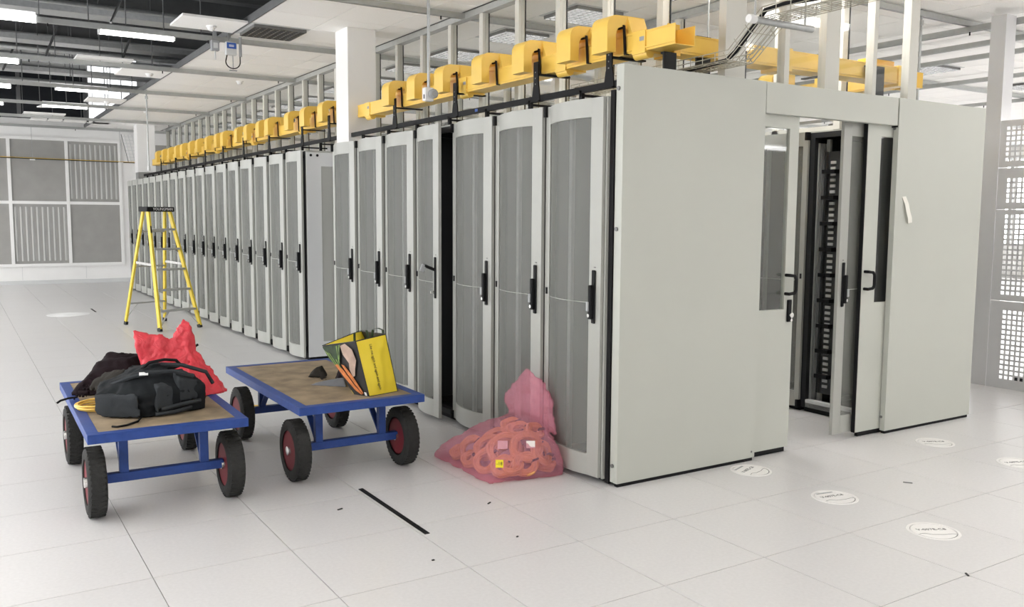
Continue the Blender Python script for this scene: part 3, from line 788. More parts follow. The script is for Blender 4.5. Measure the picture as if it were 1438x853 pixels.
for y in ys[1:-1]:
    cp = MB(); W_ = dx1-dx0
    cp.extrude([(-.009, -.012), (W_+.009, -.012), (W_+.009, dz1-dz0+.006), (-.009, dz1-dz0+.006)], 'y', y-.06, y+.06); cp = cp.build('coupler', M['duct'], duct)
    MB().lathe([(y-.062, .03), (y+.062, .03)], (.03, 0, -.012), 'y', 14).build('coupler_latch', M['duct'], cp, smooth=True)
    MB().box(-.0105, -.009, y-.05, y-.01, .06, .085).build('rating_plate', M['grey'], cp)
# the hooked outlets
def arc(cx, cz, r, a0, a1, n): return [(cx+r*math.cos(R(a0+(a1-a0)*k/n)), cz+r*math.sin(R(a0+(a1-a0)*k/n))) for k in range(n+1)]
o_ = [(-.135, .012), (-.135, .15)] + arc(-.065, .165, .070, 180, 95, 6)[0:] + [(.02, .238), (.155, .238), (.155, dz1-dz0)] + [(.03, dz1-dz0)]
i_ = arc(-.018, .12, .050, 0, 180, 8)
poly = o_ + [(.03, .12)] + i_[0:] + [(-.068, .012)]
sp_me = MB().extrude(poly, 'y', -.078, .078).mesh('outlet', M['duct'], smooth=True, bevel=0)
flare = MB().add([(.155, -.078, .238), (.155, .078, .238), (.155, -.13, .117), (.155, .13, .117), (.02, -.078, .238), (.02, .078, .238), (.02, -.13, .117), (.02, .13, .117)],
                 [(0,1,3,2),(4,6,7,5),(0,2,6,4),(1,5,7,3),(0,4,5,1),(2,3,7,6)])
fl_me = flare.mesh('outlet_flare', M['duct'])
strap = MB().bar((-.012, -.085, .17), (-.012, -.03, .17), .012, .02).bar((-.012, -.085, .175), (-.012, -.10, .0), .018, .008).bar((-.012, -.10, .0), (-.012, -.13, -.004), .018, .006)
st_me = strap.mesh('strap', M['black'])
JY = [1.15, 1.53, 2.08, 2.66, 3.28, 3.80, 4.33, 6.04, 6.62, 7.18, 7.97, 8.36, 8.92, 9.40, 10.16, 10.53, 11.12, 11.75, 12.26, 12.87, 13.35, 13.94, 14.49, 15.10]
for y in JY:
    o = bpy.data.objects.new('outlet', sp_me); COL.objects.link(o); o.parent = duct; o.location = (0, y, 0)
    f = bpy.data.objects.new('outlet_flare', fl_me); COL.objects.link(f); f.parent = o; f.scale = (.999, 1, .985)
    f = bpy.data.objects.new('strap', st_me); COL.objects.link(f); f.parent = o
# cross duct along the aisle end
cd = thing('cable_duct', 'yellow duct crossing behind the end glazing between the two rows', 'cable duct', (.078, .83, dz0))
s_ = trunk_section(cd, 2.42, 'x').build('trunk_section', M['duct'], cd, (0, 0, 0)); 
MB().box(.0, .05, -.012, .17, -.02, .125).build('coupler', M['duct2'], cd); MB().box(.95, 1.05, -.012, .17, -.02, .128).build('coupler', M['duct'], cd)
MB().box(2.2, 2.3, -.012, .17, -.02, .128).build('coupler', M['duct'], cd); MB().box(2.42, 2.50, -.01, .165, -.012, .10).build('end_cap', M['duct2'], cd)
MB().box(-.10, -.004, -.06, -.055, .02, .15).build('end_flap', M['duct2'], cd)
MB().box(1.9, 2.2, .03, .12, .118, .16).build('junction_lid', M['duct2'], cd)
d2 = thing('cable_duct', 'yellow duct over the second row behind the glazing', 'cable duct', (2.42, 0, dz0))
trunk_section(d2, 8.0).build('trunk_section', M['duct'], d2, (0, 1.05, -.0))
for y in (1.3, 2.5, 3.7, 4.9, 7.3): MB().box(.05, .10, y, y+.03, 2.206-dz0, 0).build('support_leg', M['black'], d2)
for k, y in enumerate((1.5, 2.1, 2.7, 3.3, 3.9, 4.5)):
    o = bpy.data.objects.new('outlet', sp_me); COL.objects.link(o); o.parent = d2; o.location = (0, y, 0)

d3 = thing('cable_duct', 'lower yellow duct branch under the crossing duct', 'cable duct', (.75, 1.35, 2.40))
trunk_section(d3, 1.2, 'x').build('trunk_section', M['duct'], d3)
MB().box(-.06, 0, -.01, .16, -.01, .12).build('end_cap', M['duct2'], d3)
for x in (.2, 1.0): MB().cyl((x, .08, 0), (x, .08, ZC-2.40), .006, 6).build('drop_rod', M['steel'], d3)
for k, (x, y, lb) in enumerate(((.62, .78, 'left end of the cross duct'), (1.50, .78, 'middle of the cross duct'))):
    o = thing('duct_bracket', 'black upright bracket at the %s' % lb, 'bracket', (x, y, 2.25), 0, 'black brackets of the cross duct')
    MB().extrude([(-.06, 0), (.06, 0), (.035, .1), (.035, .44), (-.035, .44), (-.035, .1)], 'y', 0, .01).build('upright', M['dark'], o)
    MB().box(-.02, .02, .01, .26, .262, .272).build('arm', M['black'], o)
    for z in (.15, .22, .36): MB().cyl((0, -.004, z), (0, 0, z), .006, 6).build('bolt', M['bolt'], o)
for k, (x, y, w_, z0, z1, lb) in enumerate(((.31, .87, .12, 2.22, 2.66, 'beside the near duct end'), (1.88, .79, .19, 2.22, 2.62, 'near the right end of the cross duct'), (-.02, .80, .10, 2.25, 2.52, 'under the near duct end'))):
    o = thing('junction_plate', 'dark steel junction plate %s' % lb, 'plate', (x, y, z0), 0, 'dark junction plates')
    MB().box(0, w_, 0, .012, 0, z1-z0).build('plate', M['dark'], o); MB().box(0, w_, .012, .03, z1-z0-.012, z1-z0).build('flange', M['dark'], o)
    MB().box(w_-.012, w_, .012, .03, 0, z1-z0-.012).build('flange', M['dark'], o)

# ------------------------------------------------------------------ glazed partitions up to the ceiling
ZP1 = ZC-.065
def partition_y(x, y0, n, label, z0=2.215):
    o = thing('glass_partition', label, 'partition', (x, 0, 0), 0, 'glazed partitions over the racks')
    y1 = y0 + .6*n
    for k in range(n+1):
        y = y0+.6*k
        p = MB().box(-.03, .03, y-.03, y+.03, z0, ZP1).build('post', M['post'], o)
        MB().box(.0301, .040, y-.036, y+.03, z0, ZP1).build('gasket', M['black'], p)
        if k < n: MB().box(-.003, .003, y+.03, y+.57, z0+.03, ZP1-.01).build('pane', M['glass'], o)
    MB().box(-.04, .04, y0-.03, y1+.03, ZP1, ZP1+.055).build('head_rail', M['strut'], o)
    MB().box(-.03, .03, y0+.03, y1-.03, z0-.01, z0+.03).build('sill_rail', M['post'], o)
    return o
partition_y(.50, .80+.6, 27, 'long glazed partition of slim posts behind the yellow duct')
partition_y(2.12, 1.20, 12, 'glazed partition over the second rack row')
pe = thing('glass_partition', 'glazed partition with posts above the end panels and door header', 'partition', (0, .70, 0), 0, 'glazed partitions over the racks')
xs = [(.355, .526), (.880, .925), (1.275, 1.415), (1.772, 1.812), (2.178, 2.278)]
for k, (a, b) in enumerate(xs):
    p = MB().box(a, b, -.03, .03, 2.22, ZC-.01).build('post', M['post'], pe)
    if k < 4: MB().box(b, xs[k+1][0], -.003, .003, 2.25, ZC-.02).build('pane', M['glass'], pe)
MB().box(.526, 2.178, -.025, .025, 2.21, 2.26).build('sill_rail', M['black'], pe)

# ------------------------------------------------------------------ wire basket tray with cable
bk = thing('basket_tray', 'wire basket tray climbing over the end panel above the near row', 'cable tray', (.20, 0, 0))
path = [(1.9, 2.405), (.40, 2.425), (.16, 2.615), (-1.6, 2.63)]
def along(path, step):
    out = []
    for (a, b) in zip(path[:-1], path[1:]):
        L = math.hypot(b[0]-a[0], b[1]-a[1]); n = max(1, round(L/step))
        for k in range(n): out.append((a[0]+(b[0]-a[0])*k/n, a[1]+(b[1]-a[1])*k/n, (b[0]-a[0])/L, (b[1]-a[1])/L))
    out.append((*path[-1], out[-1][2], out[-1][3])); return out
for x, up in [(-.1, .055), (-.1, .028), (-.1, 0), (-.066, 0), (-.033, 0), (0, 0), (.033, 0), (.066, 0), (.1, 0), (.1, .028), (.1, .055)]:
    MB().tube([(x, y, z+up) for y, z in path], .0028, 5).build('long_wire', M['wire'], bk)
for y, z, dy, dz in along(path, .1):
    n = (dz, -dy) if dy > 0 else (-dz, -dy); ny, nz = (0, 1) if abs(dz) < .2 else (dz*1.0, -dy)
    MB().tube([(-.1, y+ny*.057, z+nz*.057), (-.1, y, z), (.1, y, z), (.1, y+ny*.057, z+nz*.057)], .0028, 5).build('cross_wire', M['wire'], bk)
tag(MB().tube([(.16, 1.7, 2.42), (.16, .75, 2.425), (.15, .46, 2.435), (.13, .37, 2.47), (.13, .26, 2.57), (.14, .17, 2.66), (.16, .05, 2.675), (.19, -.3, 2.66), (.21, -1.5, 2.66)], .013, 8).build('armoured_cable', M['black'], smooth=True),
    'thick black cable lying in the wire basket tray', 'cable')
tr = thing('trapeze_bar', 'grey tubular bar carrying the raised end of the basket tray', 'bar', (.05, .16, 2.598))
MB().cyl((-.0, 0, 0), (.46, 0, 0), .019, 14).build('tube', M['steel'], tr, smooth=True); MB().cyl((-.05, 0, 0), (0, 0, 0), .022, 14).build('end_cap', M['letter'], tr, smooth=True)
MB().cyl((.0, 0, .019), (.0, 0, ZC-2.598), .006, 6).build('drop_rod', M['steel'], tr); MB().cyl((.4, 0, .019), (.4, 0, ZC-2.598), .006, 6).build('drop_rod', M['steel'], tr)

# ------------------------------------------------------------------ perforated silver screen at the right
GX = 4.4
gs = thing('perforated_screen', 'silver perforated metal screen at the right edge', 'screen', (GX, 0, 0))
MB().box(-.02, .14, 1.22, 1.36, 0, ZC-.06).build('corner_post', M['grille'], gs)
def perf_panel(y0, y1, z0, z1, hy0, hz0, hz1):
    """sheet in the y-z plane with real square holes"""
    m = MB(); p, h = .046, .030; t = .004
    ncol = int((hy0-y0-.03)/p); nrow = int((hz1-hz0)/p)
    ytop = hy0; ylow = hy0-ncol*p; zt = hz0+nrow*p
    m.box(0, t, ytop, y1, z0, z1); m.box(0, t, y0, ylow, z0, z1); m.box(0, t, ylow, ytop, z0, hz0); m.box(0, t, ylow, ytop, zt, z1)
    for c in range(ncol): a = ylow + c*p; m.box(0, t, a, a+(p-h)/2, hz0, zt); m.box(0, t, a+p-(p-h)/2, a+p, hz0, zt)
    for r_ in range(nrow+1):
        a = hz0 + r_*p
        for c in range(ncol):
            b = ylow + c*p + (p-h)/2
            m.box(0, t, b, b+h, max(hz0, a-(p-h)/2), min(zt, a+(p-h)/2))
    m.build('perforated_panel', M['grille'], gs, (-.012, 0, 0))
perf_panel(-.2, 1.218, .0, .797, 1.11, .08, .76)
perf_panel(-.2, 1.218, .803, 1.622, 1.14, .85, 1.60)
perf_panel(-.2, 1.218, 1.628, 1.995, 1.14, 1.68, 1.94)
perf_panel(-.2, 1.218, 2.003, 2.42, 1.17, 2.05, 2.38)
MB().box(.03, .06, -.2, 1.0, .02, .12).build('base_beam', M['dark'], gs)

# ------------------------------------------------------------------ floor grommets
def grommet(x, y, r, rot, label, txt=True, shut=True):
    o = thing('floor_grommet', label, 'floor grommet', (x, y, 0), rot, 'round floor grommets')
    MB().lathe([(0.0, r), (.003, r-.002), (.003, r-.014), (.0, r-.016)], (0,0,0), 'z', 40).build('ring', M['disc'], o, smooth=True)
    MB().lathe([(0, r-.020), (.002, r-.022), (.002, .0)], (0,0,0), 'z', 40).build('lid', M['disc'], o, smooth=True)
    p = MB()
    n = 12; a0, a1 = R(200), R(330)
    for k in range(n):
        t0 = a0+(a1-a0)*k/n; t1 = a0+(a1-a0)*(k+1)/n; q0, q1 = r-.021, r-.0165
        p.add([(q0*math.cos(t0), q0*math.sin(t0), .0014), (q1*math.cos(t0), q1*math.sin(t0), .0014), (q1*math.cos(t1), q1*math.sin(t1), .0014), (q0*math.cos(t1), q0*math.sin(t1), .0014)], [(0,1,2,3)])
    p.build('shadow_gap', M['bolt'], o)
    MB().tube([(-.09, -.035, .0018), (-.06, -.03, .0018), (-.03, -.048, .0018), (.03, -.052, .0018), (.07, -.045, .0018), (.09, -.05, .0018)], .0016, 5).build('lid_slot', M['greyink'], o)
    if txt: text_mesh('lettering', 'V-007E-C8', .034, M['greyink'], o, Matrix.Translation((0, .02, .0024)))
    if not shut: MB().box(-.06, .05, .07, .082, .0005, .0032).build('open_slot', M['grey'], o)
grommet(.377, -.805, .125, R(-28), 'round white floor grommet nearest the camera, lower right')
grommet(.405, -.203, .125, R(-10), 'round floor grommet with a grey slot, third tile before the end panel', True, False)
grommet(.405, .405, .125, R(20), 'round floor grommet touching the foot of the large end panel', True, False)
grommet(2.013, .22, .125, R(-30), 'round floor grommet before the right end panel')
grommet(1.985, -.361, .125, R(-20), 'round floor grommet cut by the right picture edge')
o = thing('floor_disc', 'pale round disc on the floor left of the ladder', 'floor disc', (-2.2, 11.72, 0))
MB().lathe([(0, .30), (.004, .296), (.004, .0)], (0,0,0), 'z', 40).build('lid', M['letter'], o, smooth=True); MB().lathe([(.004, .2), (.006, .19), (.006, 0)], (0,0,0), 'z', 32).build('centre_plate', M['letter'], o, smooth=True)
# scraps on the floor
for k, (x, y, a, L) in enumerate(((-2.0, 1.02, .3, .03), (-1.28, .70, .6, .03), (-1.42, .2, .5, .012), (-1.9, .15, 0, .012), (1.0, -.25, 2.2, .05), (.0, -1.2, .9, .03))):
    o = MB().box(-L/2, L/2, -.004, .004, 0, .004).build('floor_scrap', M['ink'] if k != 4 else M['greyink'], loc=(x, y, 0)); o.rotation_euler = (0, 0, a)
    tag(o, ['dark scrap on the floor between trolleys and black strip', 'dark scrap on the floor right of the black strip', 'tiny dark speck nearest the joint crossing', 'tiny dark speck near the bottom edge', 'thin dark scrap near the floor grommets', 'faint scrap on the bare foreground tiles'][k], 'scrap')

# ------------------------------------------------------------------ long cable line and bracket on the back wall
cl = thing('wall_trunking', 'thin dark cable line stretched across the back window', 'cable', (0, 18.3, 0))
MB().tube([(-7.9, 0, 2.745), (-2.72, 0, 2.703), (-1.3, 0, 2.69), (-.08, 0, 2.682), (.2, 0, 2.68)], .010, 6).build('cable', M['ink'], cl)
MB().tube([(-7.9, .012, 2.762), (-2.72, .012, 2.72), (-1.3, .012, 2.705), (.2, .012, 2.697)], .006, 5).build('cable', M['duct'], cl)
for x in (-6.2, -4.0, -2.12, -.38):
    MB().cyl((x, 0, 2.69), (x, 0, ZC), .004, 5).build('drop_wire', M['grey'], cl); MB().box(x-.05, x+.05, -.015, .03, 2.665, 2.69).build('clip', M['letter'], cl)
lb = thing('wall_ladder', 'pale slanting wire ladder hanging by the far column', 'wire rack', (0, 18.25, 0))
for x in (-.36, -.3, -.22, -.14): MB().cyl((x, 0, 3.30), (x+.13, 0, 2.70), .006, 5).build('wire', M['ink'] if x == -.36 else M['lgrey'], lb)
for k in range(8): z = 3.25-.075*k; MB().cyl((-.35+.016*k, 0, z), (-.13+.016*k, 0, z), .004, 5).build('rung', M['lgrey'], lb)

# ------------------------------------------------------------------ trolleys
def make_cart(label, loc):
    c = thing('trolley', label, 'trolley', loc, 0, 'blue platform trolleys')
    W2, L2, zt = .385, .79, .472
    f = MB()
    e = .055
    for a in ((-W2, W2, -L2, -L2+e), (-W2, W2, L2-e, L2), (-W2, -W2+e, -L2+e, L2-e), (W2-e, W2, -L2+e, L2-e)): f.box(*a, zt-.004, zt)
    for a in ((-W2, W2, -L2, -L2+.005), (-W2, W2, L2-.005, L2), (-W2, -W2+.005, -L2+.005, L2-.005), (W2-.005, W2, -L2+.005, L2-.005)): f.box(*a, zt-.046, zt-.004)
    f.build('bed_frame', M['blue'], c, bevel=.0015)
    MB().box(-W2+.006, W2-.006, -L2+.006, L2-.006, zt-.022, zt-.0045).build('deck_underside', M['ply'], c)
    MB().box(-W2+e, W2-e, -L2+e, L2-e, zt-.0045, zt-.002).build('deck_board', M['ply'], c)
    for sy in (-1, 1):
        ya = sy*.565
        MB().box(-.30, .30, ya-.022, ya+.022, .165, .212).build('axle_beam', M['blue'], c, bevel=.002)
        MB().cyl((-.385, ya, .18), (.385, ya, .18), .011, 10).build('axle', M['bolt'], c)
        for sx in (-1, 1):
            x = sx*.20
            MB().box(x-.022, x+.022, ya-.02, ya+.02, .212, zt-.022).build('leg', M['blue'], c, bevel=.0015)
            MB().bar((x, ya-sy*.02, .222), (x, ya-sy*.26, zt-.03), .034, .012).build('brace', M['blue'], c)
            xw = sx*.338
            T = [(-.043, .118), (-.046, .135), (-.043, .162), (-.030, .176), (0, .180), (.030, .176), (.043, .162), (.046, .135), (.043, .118), (.0, .112), (-.043, .118)]
            wl = MB().lathe(T, (xw, ya, .18), 'x', 36).build('wheel', M['tyre'], c, smooth=True)
            MB().lathe([(-.036, .118), (-.036, .108), (-.018, .10), (-.016, .03), (-.016, .0)], (xw, ya, .18), 'x', 28).build('rim', M['rim'], wl, smooth=True)
            MB().lathe([(.036, .118), (.036, .108), (.018, .10), (.016, .03), (.016, .0)], (xw, ya, .18), 'x', 28).build('rim', M['rim'], wl, smooth=True)
            MB().lathe([(-.016, .03), (-.05, .026), (-.052, .0)], (xw, ya, .18), 'x', 14).build('hub', M['chrome'], wl, smooth=True)
            MB().lathe([(.016, .03), (.05, .026), (.052, .0)], (xw, ya, .18), 'x', 14).build('hub', M['chrome'], wl, smooth=True)
            for k in range(4):
                a = PI/4 + k*PI/2
                for q in (-1, 1): MB().cyl((xw+q*.016, ya+.055*math.cos(a), .18+.055*math.sin(a)), (xw+q*.024, ya+.055*math.cos(a), .18+.055*math.sin(a)), .007, 6).build('wheel_bolt', M['chrome'], wl)
            # tread ribs
            tr_ = MB()
            for k in range(40):
                a = 2*PI*k/40
                for q, o2 in ((-1, 0), (1, PI/40)):
                    aa = a+o2; r_ = .1765
                    c0 = Vector((xw+q*.019, ya+r_*math.cos(aa), .18+r_*math.sin(aa))); rad = Vector((0, math.cos(aa), math.sin(aa))); tg = Vector((0, -math.sin(aa), math.cos(aa)))
                    tr_.bar(c0-Vector((.017,0,0))+tg*.004*q, c0+Vector((.017,0,0))-tg*.004*q, .014, .006, rad)
            tr_.build('tread', M['tyre'], wl)
    return c
cartA = make_cart('blue wheeled trolley loaded with backpack, clothes and red bag', (-2.75, 2.13, 0)); cartA.rotation_euler.z = R(-1.0)
cartB = copy_tree(cartA); cartB['label'] = 'blue wheeled trolley carrying the yellow shopping bag'; cartB.location = (-1.685, 2.21, 0); cartB.rotation_euler.z = R(-.2)
ZD = .4705

# ------------------------------------------------------------------ soft things: hull + remesh + wrinkles
def blob(name, hulls, m, vox=.012, wr=.006, wscale=12.0, smooth_it=6, parent=None, stretch=(1,1,1), seed=0.0, zmin=None):
    bm = bmesh.new()
    for pts in hulls:
        b2 = bmesh.new()
        for p in pts: b2.verts.new(p)
        r_ = bmesh.ops.convex_hull(b2, input=b2.verts)
        junk = {x for x in (r_['geom_interior'] + r_['geom_unused']) if isinstance(x, bmesh.types.BMVert) and x.is_valid and not x.link_faces}
        bmesh.ops.delete(b2, geom=list(junk), context='VERTS')
        me = bpy.data.meshes.new('tmp'); b2.to_mesh(me); b2.free(); bm.from_mesh(me); bpy.data.meshes.remove(me)
    me = bpy.data.meshes.new(name); bm.to_mesh(me); bm.free()
    t = bpy.data.objects.new(name, me); COL.objects.link(t)
    md = t.modifiers.new('r', 'REMESH'); md.mode = 'VOXEL'; md.voxel_size = vox
    ms = t.modifiers.new('s', 'SMOOTH'); ms.iterations = smooth_it; ms.factor = .6
    dg = bpy.context.evaluated_depsgraph_get(); m2 = bpy.data.meshes.new_from_object(t.evaluated_get(dg))
    bpy.data.objects.remove(t); bpy.data.meshes.remove(me)
    b = bmesh.new(); b.from_mesh(m2); b.normal_update()
    for v in b.verts:
        p = Vector((v.co.x*stretch[0], v.co.y*stretch[1], v.co.z*stretch[2]))*wscale + Vector((seed, seed*1.7, 0))
        n1 = noise.noise(p); n2 = abs(noise.noise(p*2.1 + Vector((9, 2, 4))))
        v.co += v.normal*wr*(n1*1.0 + (.35-n2)*1.1)
        if zmin is not None and v.co.z < zmin: v.co.z = zmin
    b.to_mesh(m2); b.free()
    m2.materials.clear(); m2.materials.append(m)
    m2.polygons.foreach_set('use_smooth', [True]*len(m2.polygons))
    o = bpy.data.objects.new(name, m2); COL.objects.link(o); o.parent = parent
    return o
# --- backpack on the first trolley
bp = thing('backpack', 'charcoal grey backpack lying on the first trolley', 'backpack', (0,0,0))
blob('body', [[(-3.02,1.74,ZD),(-2.82,1.60,ZD),(-2.52,1.68,ZD),(-2.50,1.86,ZD),(-2.90,2.05,ZD),(-3.06,1.74,.585),(-3.02,1.90,.63),(-2.86,1.57,.60),(-2.86,1.75,.69),(-2.52,1.66,.60),(-2.53,1.84,.645),(-2.70,1.74,.70),(-2.82,1.98,.68),(-2.62,1.92,.66)]],
     M['pack'], .014, .012, 9, 4, bp, seed=3, zmin=ZD)
blob('side_pocket', [[(-3.065,1.76,.48),(-2.99,1.68,.475),(-2.86,1.585,.475),(-2.875,1.575,.60),(-3.07,1.74,.595),(-2.99,1.76,.60),(-2.9,1.64,.6)]], M['pack2'], .010, .006, 12, 3, bp, seed=5, zmin=ZD)
blob('front_pocket', [[(-2.80,1.585,.50),(-2.70,1.61,.50),(-2.70,1.61,.63),(-2.78,1.585,.63),(-2.76,1.70,.66),(-2.80,1.70,.66)]], M['pack2'], .010, .006, 14, 3, bp, seed=8)
blob('front_pocket', [[(-2.66,1.62,.53),(-2.55,1.655,.53),(-2.56,1.66,.64),(-2.66,1.62,.66),(-2.62,1.75,.69),(-2.68,1.72,.70)]], M['pack2'], .010, .008, 14, 3, bp, seed=11)
blob('top_flap', [[(-2.99,1.88,.63),(-2.86,1.72,.672),(-2.62,1.76,.70),(-2.60,1.94,.69),(-2.85,1.98,.70),(-2.75,1.82,.725)]], M['pack'], .010, .014, 11, 3, bp, seed=2)
for pth in ([(-2.97,1.80,.63),(-2.90,1.70,.675),(-2.80,1.68,.70),(-2.68,1.66,.70),(-2.58,1.66,.665)], [(-2.76,1.60,.51),(-2.66,1.61,.525),(-2.55,1.645,.53)], [(-2.79,1.60,.487),(-2.69,1.60,.49),(-2.60,1.64,.50)], [(-2.72,1.80,.72),(-2.62,1.74,.715),(-2.50,1.72,.67),(-2.46,1.74,.60)]):
    MB().tube(pth, .011, 6).build('strap', M['pack2'], bp, smooth=True)
MB().tube([(-2.82,1.80,.70),(-2.78,1.79,.735),(-2.70,1.79,.745),(-2.64,1.80,.735),(-2.61,1.81,.70)], .009, 6).build('grab_handle', M['black'], bp, smooth=True)
MB().tube([(-2.86,1.60,.48),(-2.89,1.53,.476),(-2.95,1.47,.476),(-3.0,1.455,.476),(-3.02,1.475,.476)], .0055, 6).build('loose_strap', M['black'], bp, smooth=True)
MB().box(-.022, .022, -.002, .002, -.010, .010).build('logo_patch', M['letter'], bp, (-2.83, 1.675, .695), label='small white logo patch').rotation_euler = (R(-50), 0, R(-12))
# --- clothes
jk = blob('jacket', [[(-3.10,2.45,ZD),(-2.80,2.2,ZD),(-2.65,2.5,ZD),(-2.9,2.8,ZD),(-3.05,2.4,.56),(-2.80,2.45,.66),(-2.66,2.55,.66),(-2.86,2.65,.69)],[(-3.13,2.30,.475),(-3.05,2.2,.475),(-2.95,2.3,.55),(-3.08,2.4,.55)]], M['cloth_brown'], .015, .02, 8, 4, None, seed=4, zmin=ZD)
tag(jk, 'dark plum jacket crumpled behind the backpack', 'jacket')
fl = blob('fleece', [[(-3.05,2.16,.54),(-2.93,2.02,.55),(-2.82,2.2,.60),(-2.95,2.3,.62),(-2.86,2.1,.655),(-3.0,2.2,.60)],[(-3.03,2.0,.50),(-2.95,2.0,.50),(-2.93,2.05,.56),(-3.02,2.08,.55)]], M['cloth_olive'], .013, .016, 10, 3, None, seed=7, zmin=.482)
tag(fl, 'dark olive garment heaped on the plum jacket', 'garment')
tag(MB().tube([(-3.09,2.28,.49),(-3.14,2.24,.495),(-3.18,2.22,.49),(-3.20,2.215,.478)], .006, 6).build('drawstring', M['black'], smooth=True), 'black drawstring end hanging over the trolley edge', 'cord')
b2 = blob('jacket', [[(-2.36,2.55,ZD),(-2.40,2.95-.12,ZD),(-2.62,2.7,ZD),(-2.42,2.6,.62),(-2.50,2.72,.64),(-2.38,2.72,.58)]], M['pack'], .015, .015, 9, 3, None, seed=14, zmin=ZD)
tag(b2, 'black coat bundle behind the red plastic bag', 'jacket')
tag(MB().tube([(-2.40,2.62,.62),(-2.375,2.6,.68),(-2.34,2.6,.70)], .008, 6).build('coat_loop', M['black'], smooth=True), 'black strap sticking up beside the red bag', 'strap')
# --- yellow cable coil
cc = thing('cable_coil', 'coil of flat yellow cable beside the backpack', 'cable coil', (-3.01, 1.99, ZD))
for k in range(6):
    r_ = .098 + .010*(k % 3) ; MB().tube([(r_*math.cos(t)*1.02, r_*.95*math.sin(t), .009+.011*(k//2)+.003*math.sin(2*t+k)) for t in lin(0, 2*PI, 36)[:-1]], .0055, 6, True).build('cable_turn', M['duct'], cc, smooth=True)
# --- red bag
rb = blob('plastic_bag', [[(-2.72,2.14,ZD+.004),(-2.42,2.08,ZD+.004),(-2.40,2.35,ZD+.004),(-2.70,2.40,ZD+.004),(-2.75,2.2,.62),(-2.48,2.12,.62),(-2.47,2.35,.64),(-2.70,2.36,.64)],
                          [(-2.74,2.2,.62),(-2.50,2.16,.62),(-2.52,2.3,.62),(-2.72,2.32,.62),(-2.76,2.24,.80),(-2.79,2.27,.86),(-2.62,2.24,.82),(-2.54,2.22,.79),(-2.76,2.3,.85)],
                          [(-2.50,2.16,.62),(-2.46,2.28,.62),(-2.62,2.24,.74),(-2.47,2.22,.905),(-2.50,2.25,.915),(-2.53,2.24,.87),(-2.45,2.24,.84),(-2.44,2.22,.74)],
                          [(-2.52,2.02,.476),(-2.42,2.02,.476),(-2.34,2.14,.476),(-2.28,2.10,.476),(-2.40,2.2,.60),(-2.52,2.10,.62),(-2.46,2.22,.74),(-2.42,2.2,.70)]],
          M['red_film'], .009, .013, 15, 2, None, stretch=(1.3, 1, .7), seed=21, zmin=ZD+.002)
tag(rb, 'bright red plastic bag standing behind the backpack', 'plastic bag')
# --- shopping bag on the second trolley
sb = thing('shopping_bag', 'yellow printed shopping bag standing on the second trolley', 'shopping bag', (0,0,0))
A0, A1 = Vector((-1.612,1.53,ZD)), Vector((-1.400,1.592,ZD)); A2, A3 = Vector((-1.462,1.625,.822)), Vector((-1.678,1.570,.800))
B0 = Vector((-1.665,1.64,ZD)); B3 = Vector((-1.76,1.90,.738)); B1 = Vector((-1.385,1.82,ZD)); B2 = Vector((-1.47,1.98,.80)); BM = Vector((-1.535,1.93,.80))
def sheet(name, q, m, parent, n=10, bulge=.0, crease=.004, seed=0, thick=.0018):
    """quad sheet a-b-c-d (bottom left, bottom right, top right, top left) with creases"""
    a, b, c, d = q; vs = []; nn = ((b-a).cross(d-a)).normalized()
    for j in range(n+1):
        for i in range(n+1):
            u, v = i/n, j/n; p = (a*(1-u)+b*u)*(1-v) + (d*(1-u)+c*u)*v
            e = min(u, 1-u, v, 1-v)
            off = bulge*math.sin(PI*u)*math.sin(PI*v) + (crease*noise.noise(p*22+Vector((seed, 0, 0))) if e > .01 else 0)
            vs.append(p + nn*off)
    k = len(vs); vs += [p - nn*thick for p in vs]; fs = []
    w_ = n+1
    for j in range(n):
        for i in range(n):
            x = j*w_+i; fs += [(x, x+1, x+w_+1, x+w_), (k+x, k+x+w_, k+x+w_+1, k+x+1)]
    for i in range(n):
        fs += [(i, k+i, k+i+1, i+1), (n*w_+i, n*w_+i+1, k+n*w_+i+1, k+n*w_+i), (i*w_, (i+1)*w_, k+(i+1)*w_, k+i*w_), (i*w_+n, k+i*w_+n, k+(i+1)*w_+n, (i+1)*w_+n)]
    return MB().add(vs, fs).build(name, m, parent, smooth=True)
sheet('side_gusset', (A0, A1, A2, A3), M['bag_yellow'], sb, 14, .012, .010, 3)
lp = sheet('printed_front', (B0, A0, A3, B3), M['bag_black'], sb, 12, .012, .006, 9)
sheet('printed_back', (A1, B1, B2, A2), M['bag_black'], sb, 8, .01, .006, 5)
sheet('rear_gusset', (B1, B0, B3, BM), M['bag_yellow'], sb, 10, -.01, .006, 6)
sheet('rear_gusset', (B1, B1+Vector((-.01,0,.01)), BM, B2), M['bag_yellow'], sb, 8, .0, .006, 12)
sheet('bag_base', (B0, B1, A1, A0), M['bag_black'], sb, 4, 0, .0, 1)
sheet('lining', (B1*.97+B0*.03+Vector((0,-.012,0)), B0+Vector((.02,-.01,0)), B3+Vector((.02,-.014,-.045)), BM+Vector((0,-.014,-.045))), M['bag_in'], sb, 6, 0, .006, 7)
def strip(name, pts, wv, m, parent):
    vs = []
    for p in pts: vs += [Vector(p)-wv/2, Vector(p)+wv/2]
    k = len(pts); b_v = [v+Vector((.0012, .0012, 0)) for v in vs]; n0 = len(vs)
    fs = [(2*i, 2*i+1, 2*i+3, 2*i+2) for i in range(k-1)] + [(n0+2*i, n0+2*i+2, n0+2*i+3, n0+2*i+1) for i in range(k-1)]
    return MB().add(vs+b_v, fs).build(name, m, parent, smooth=True)
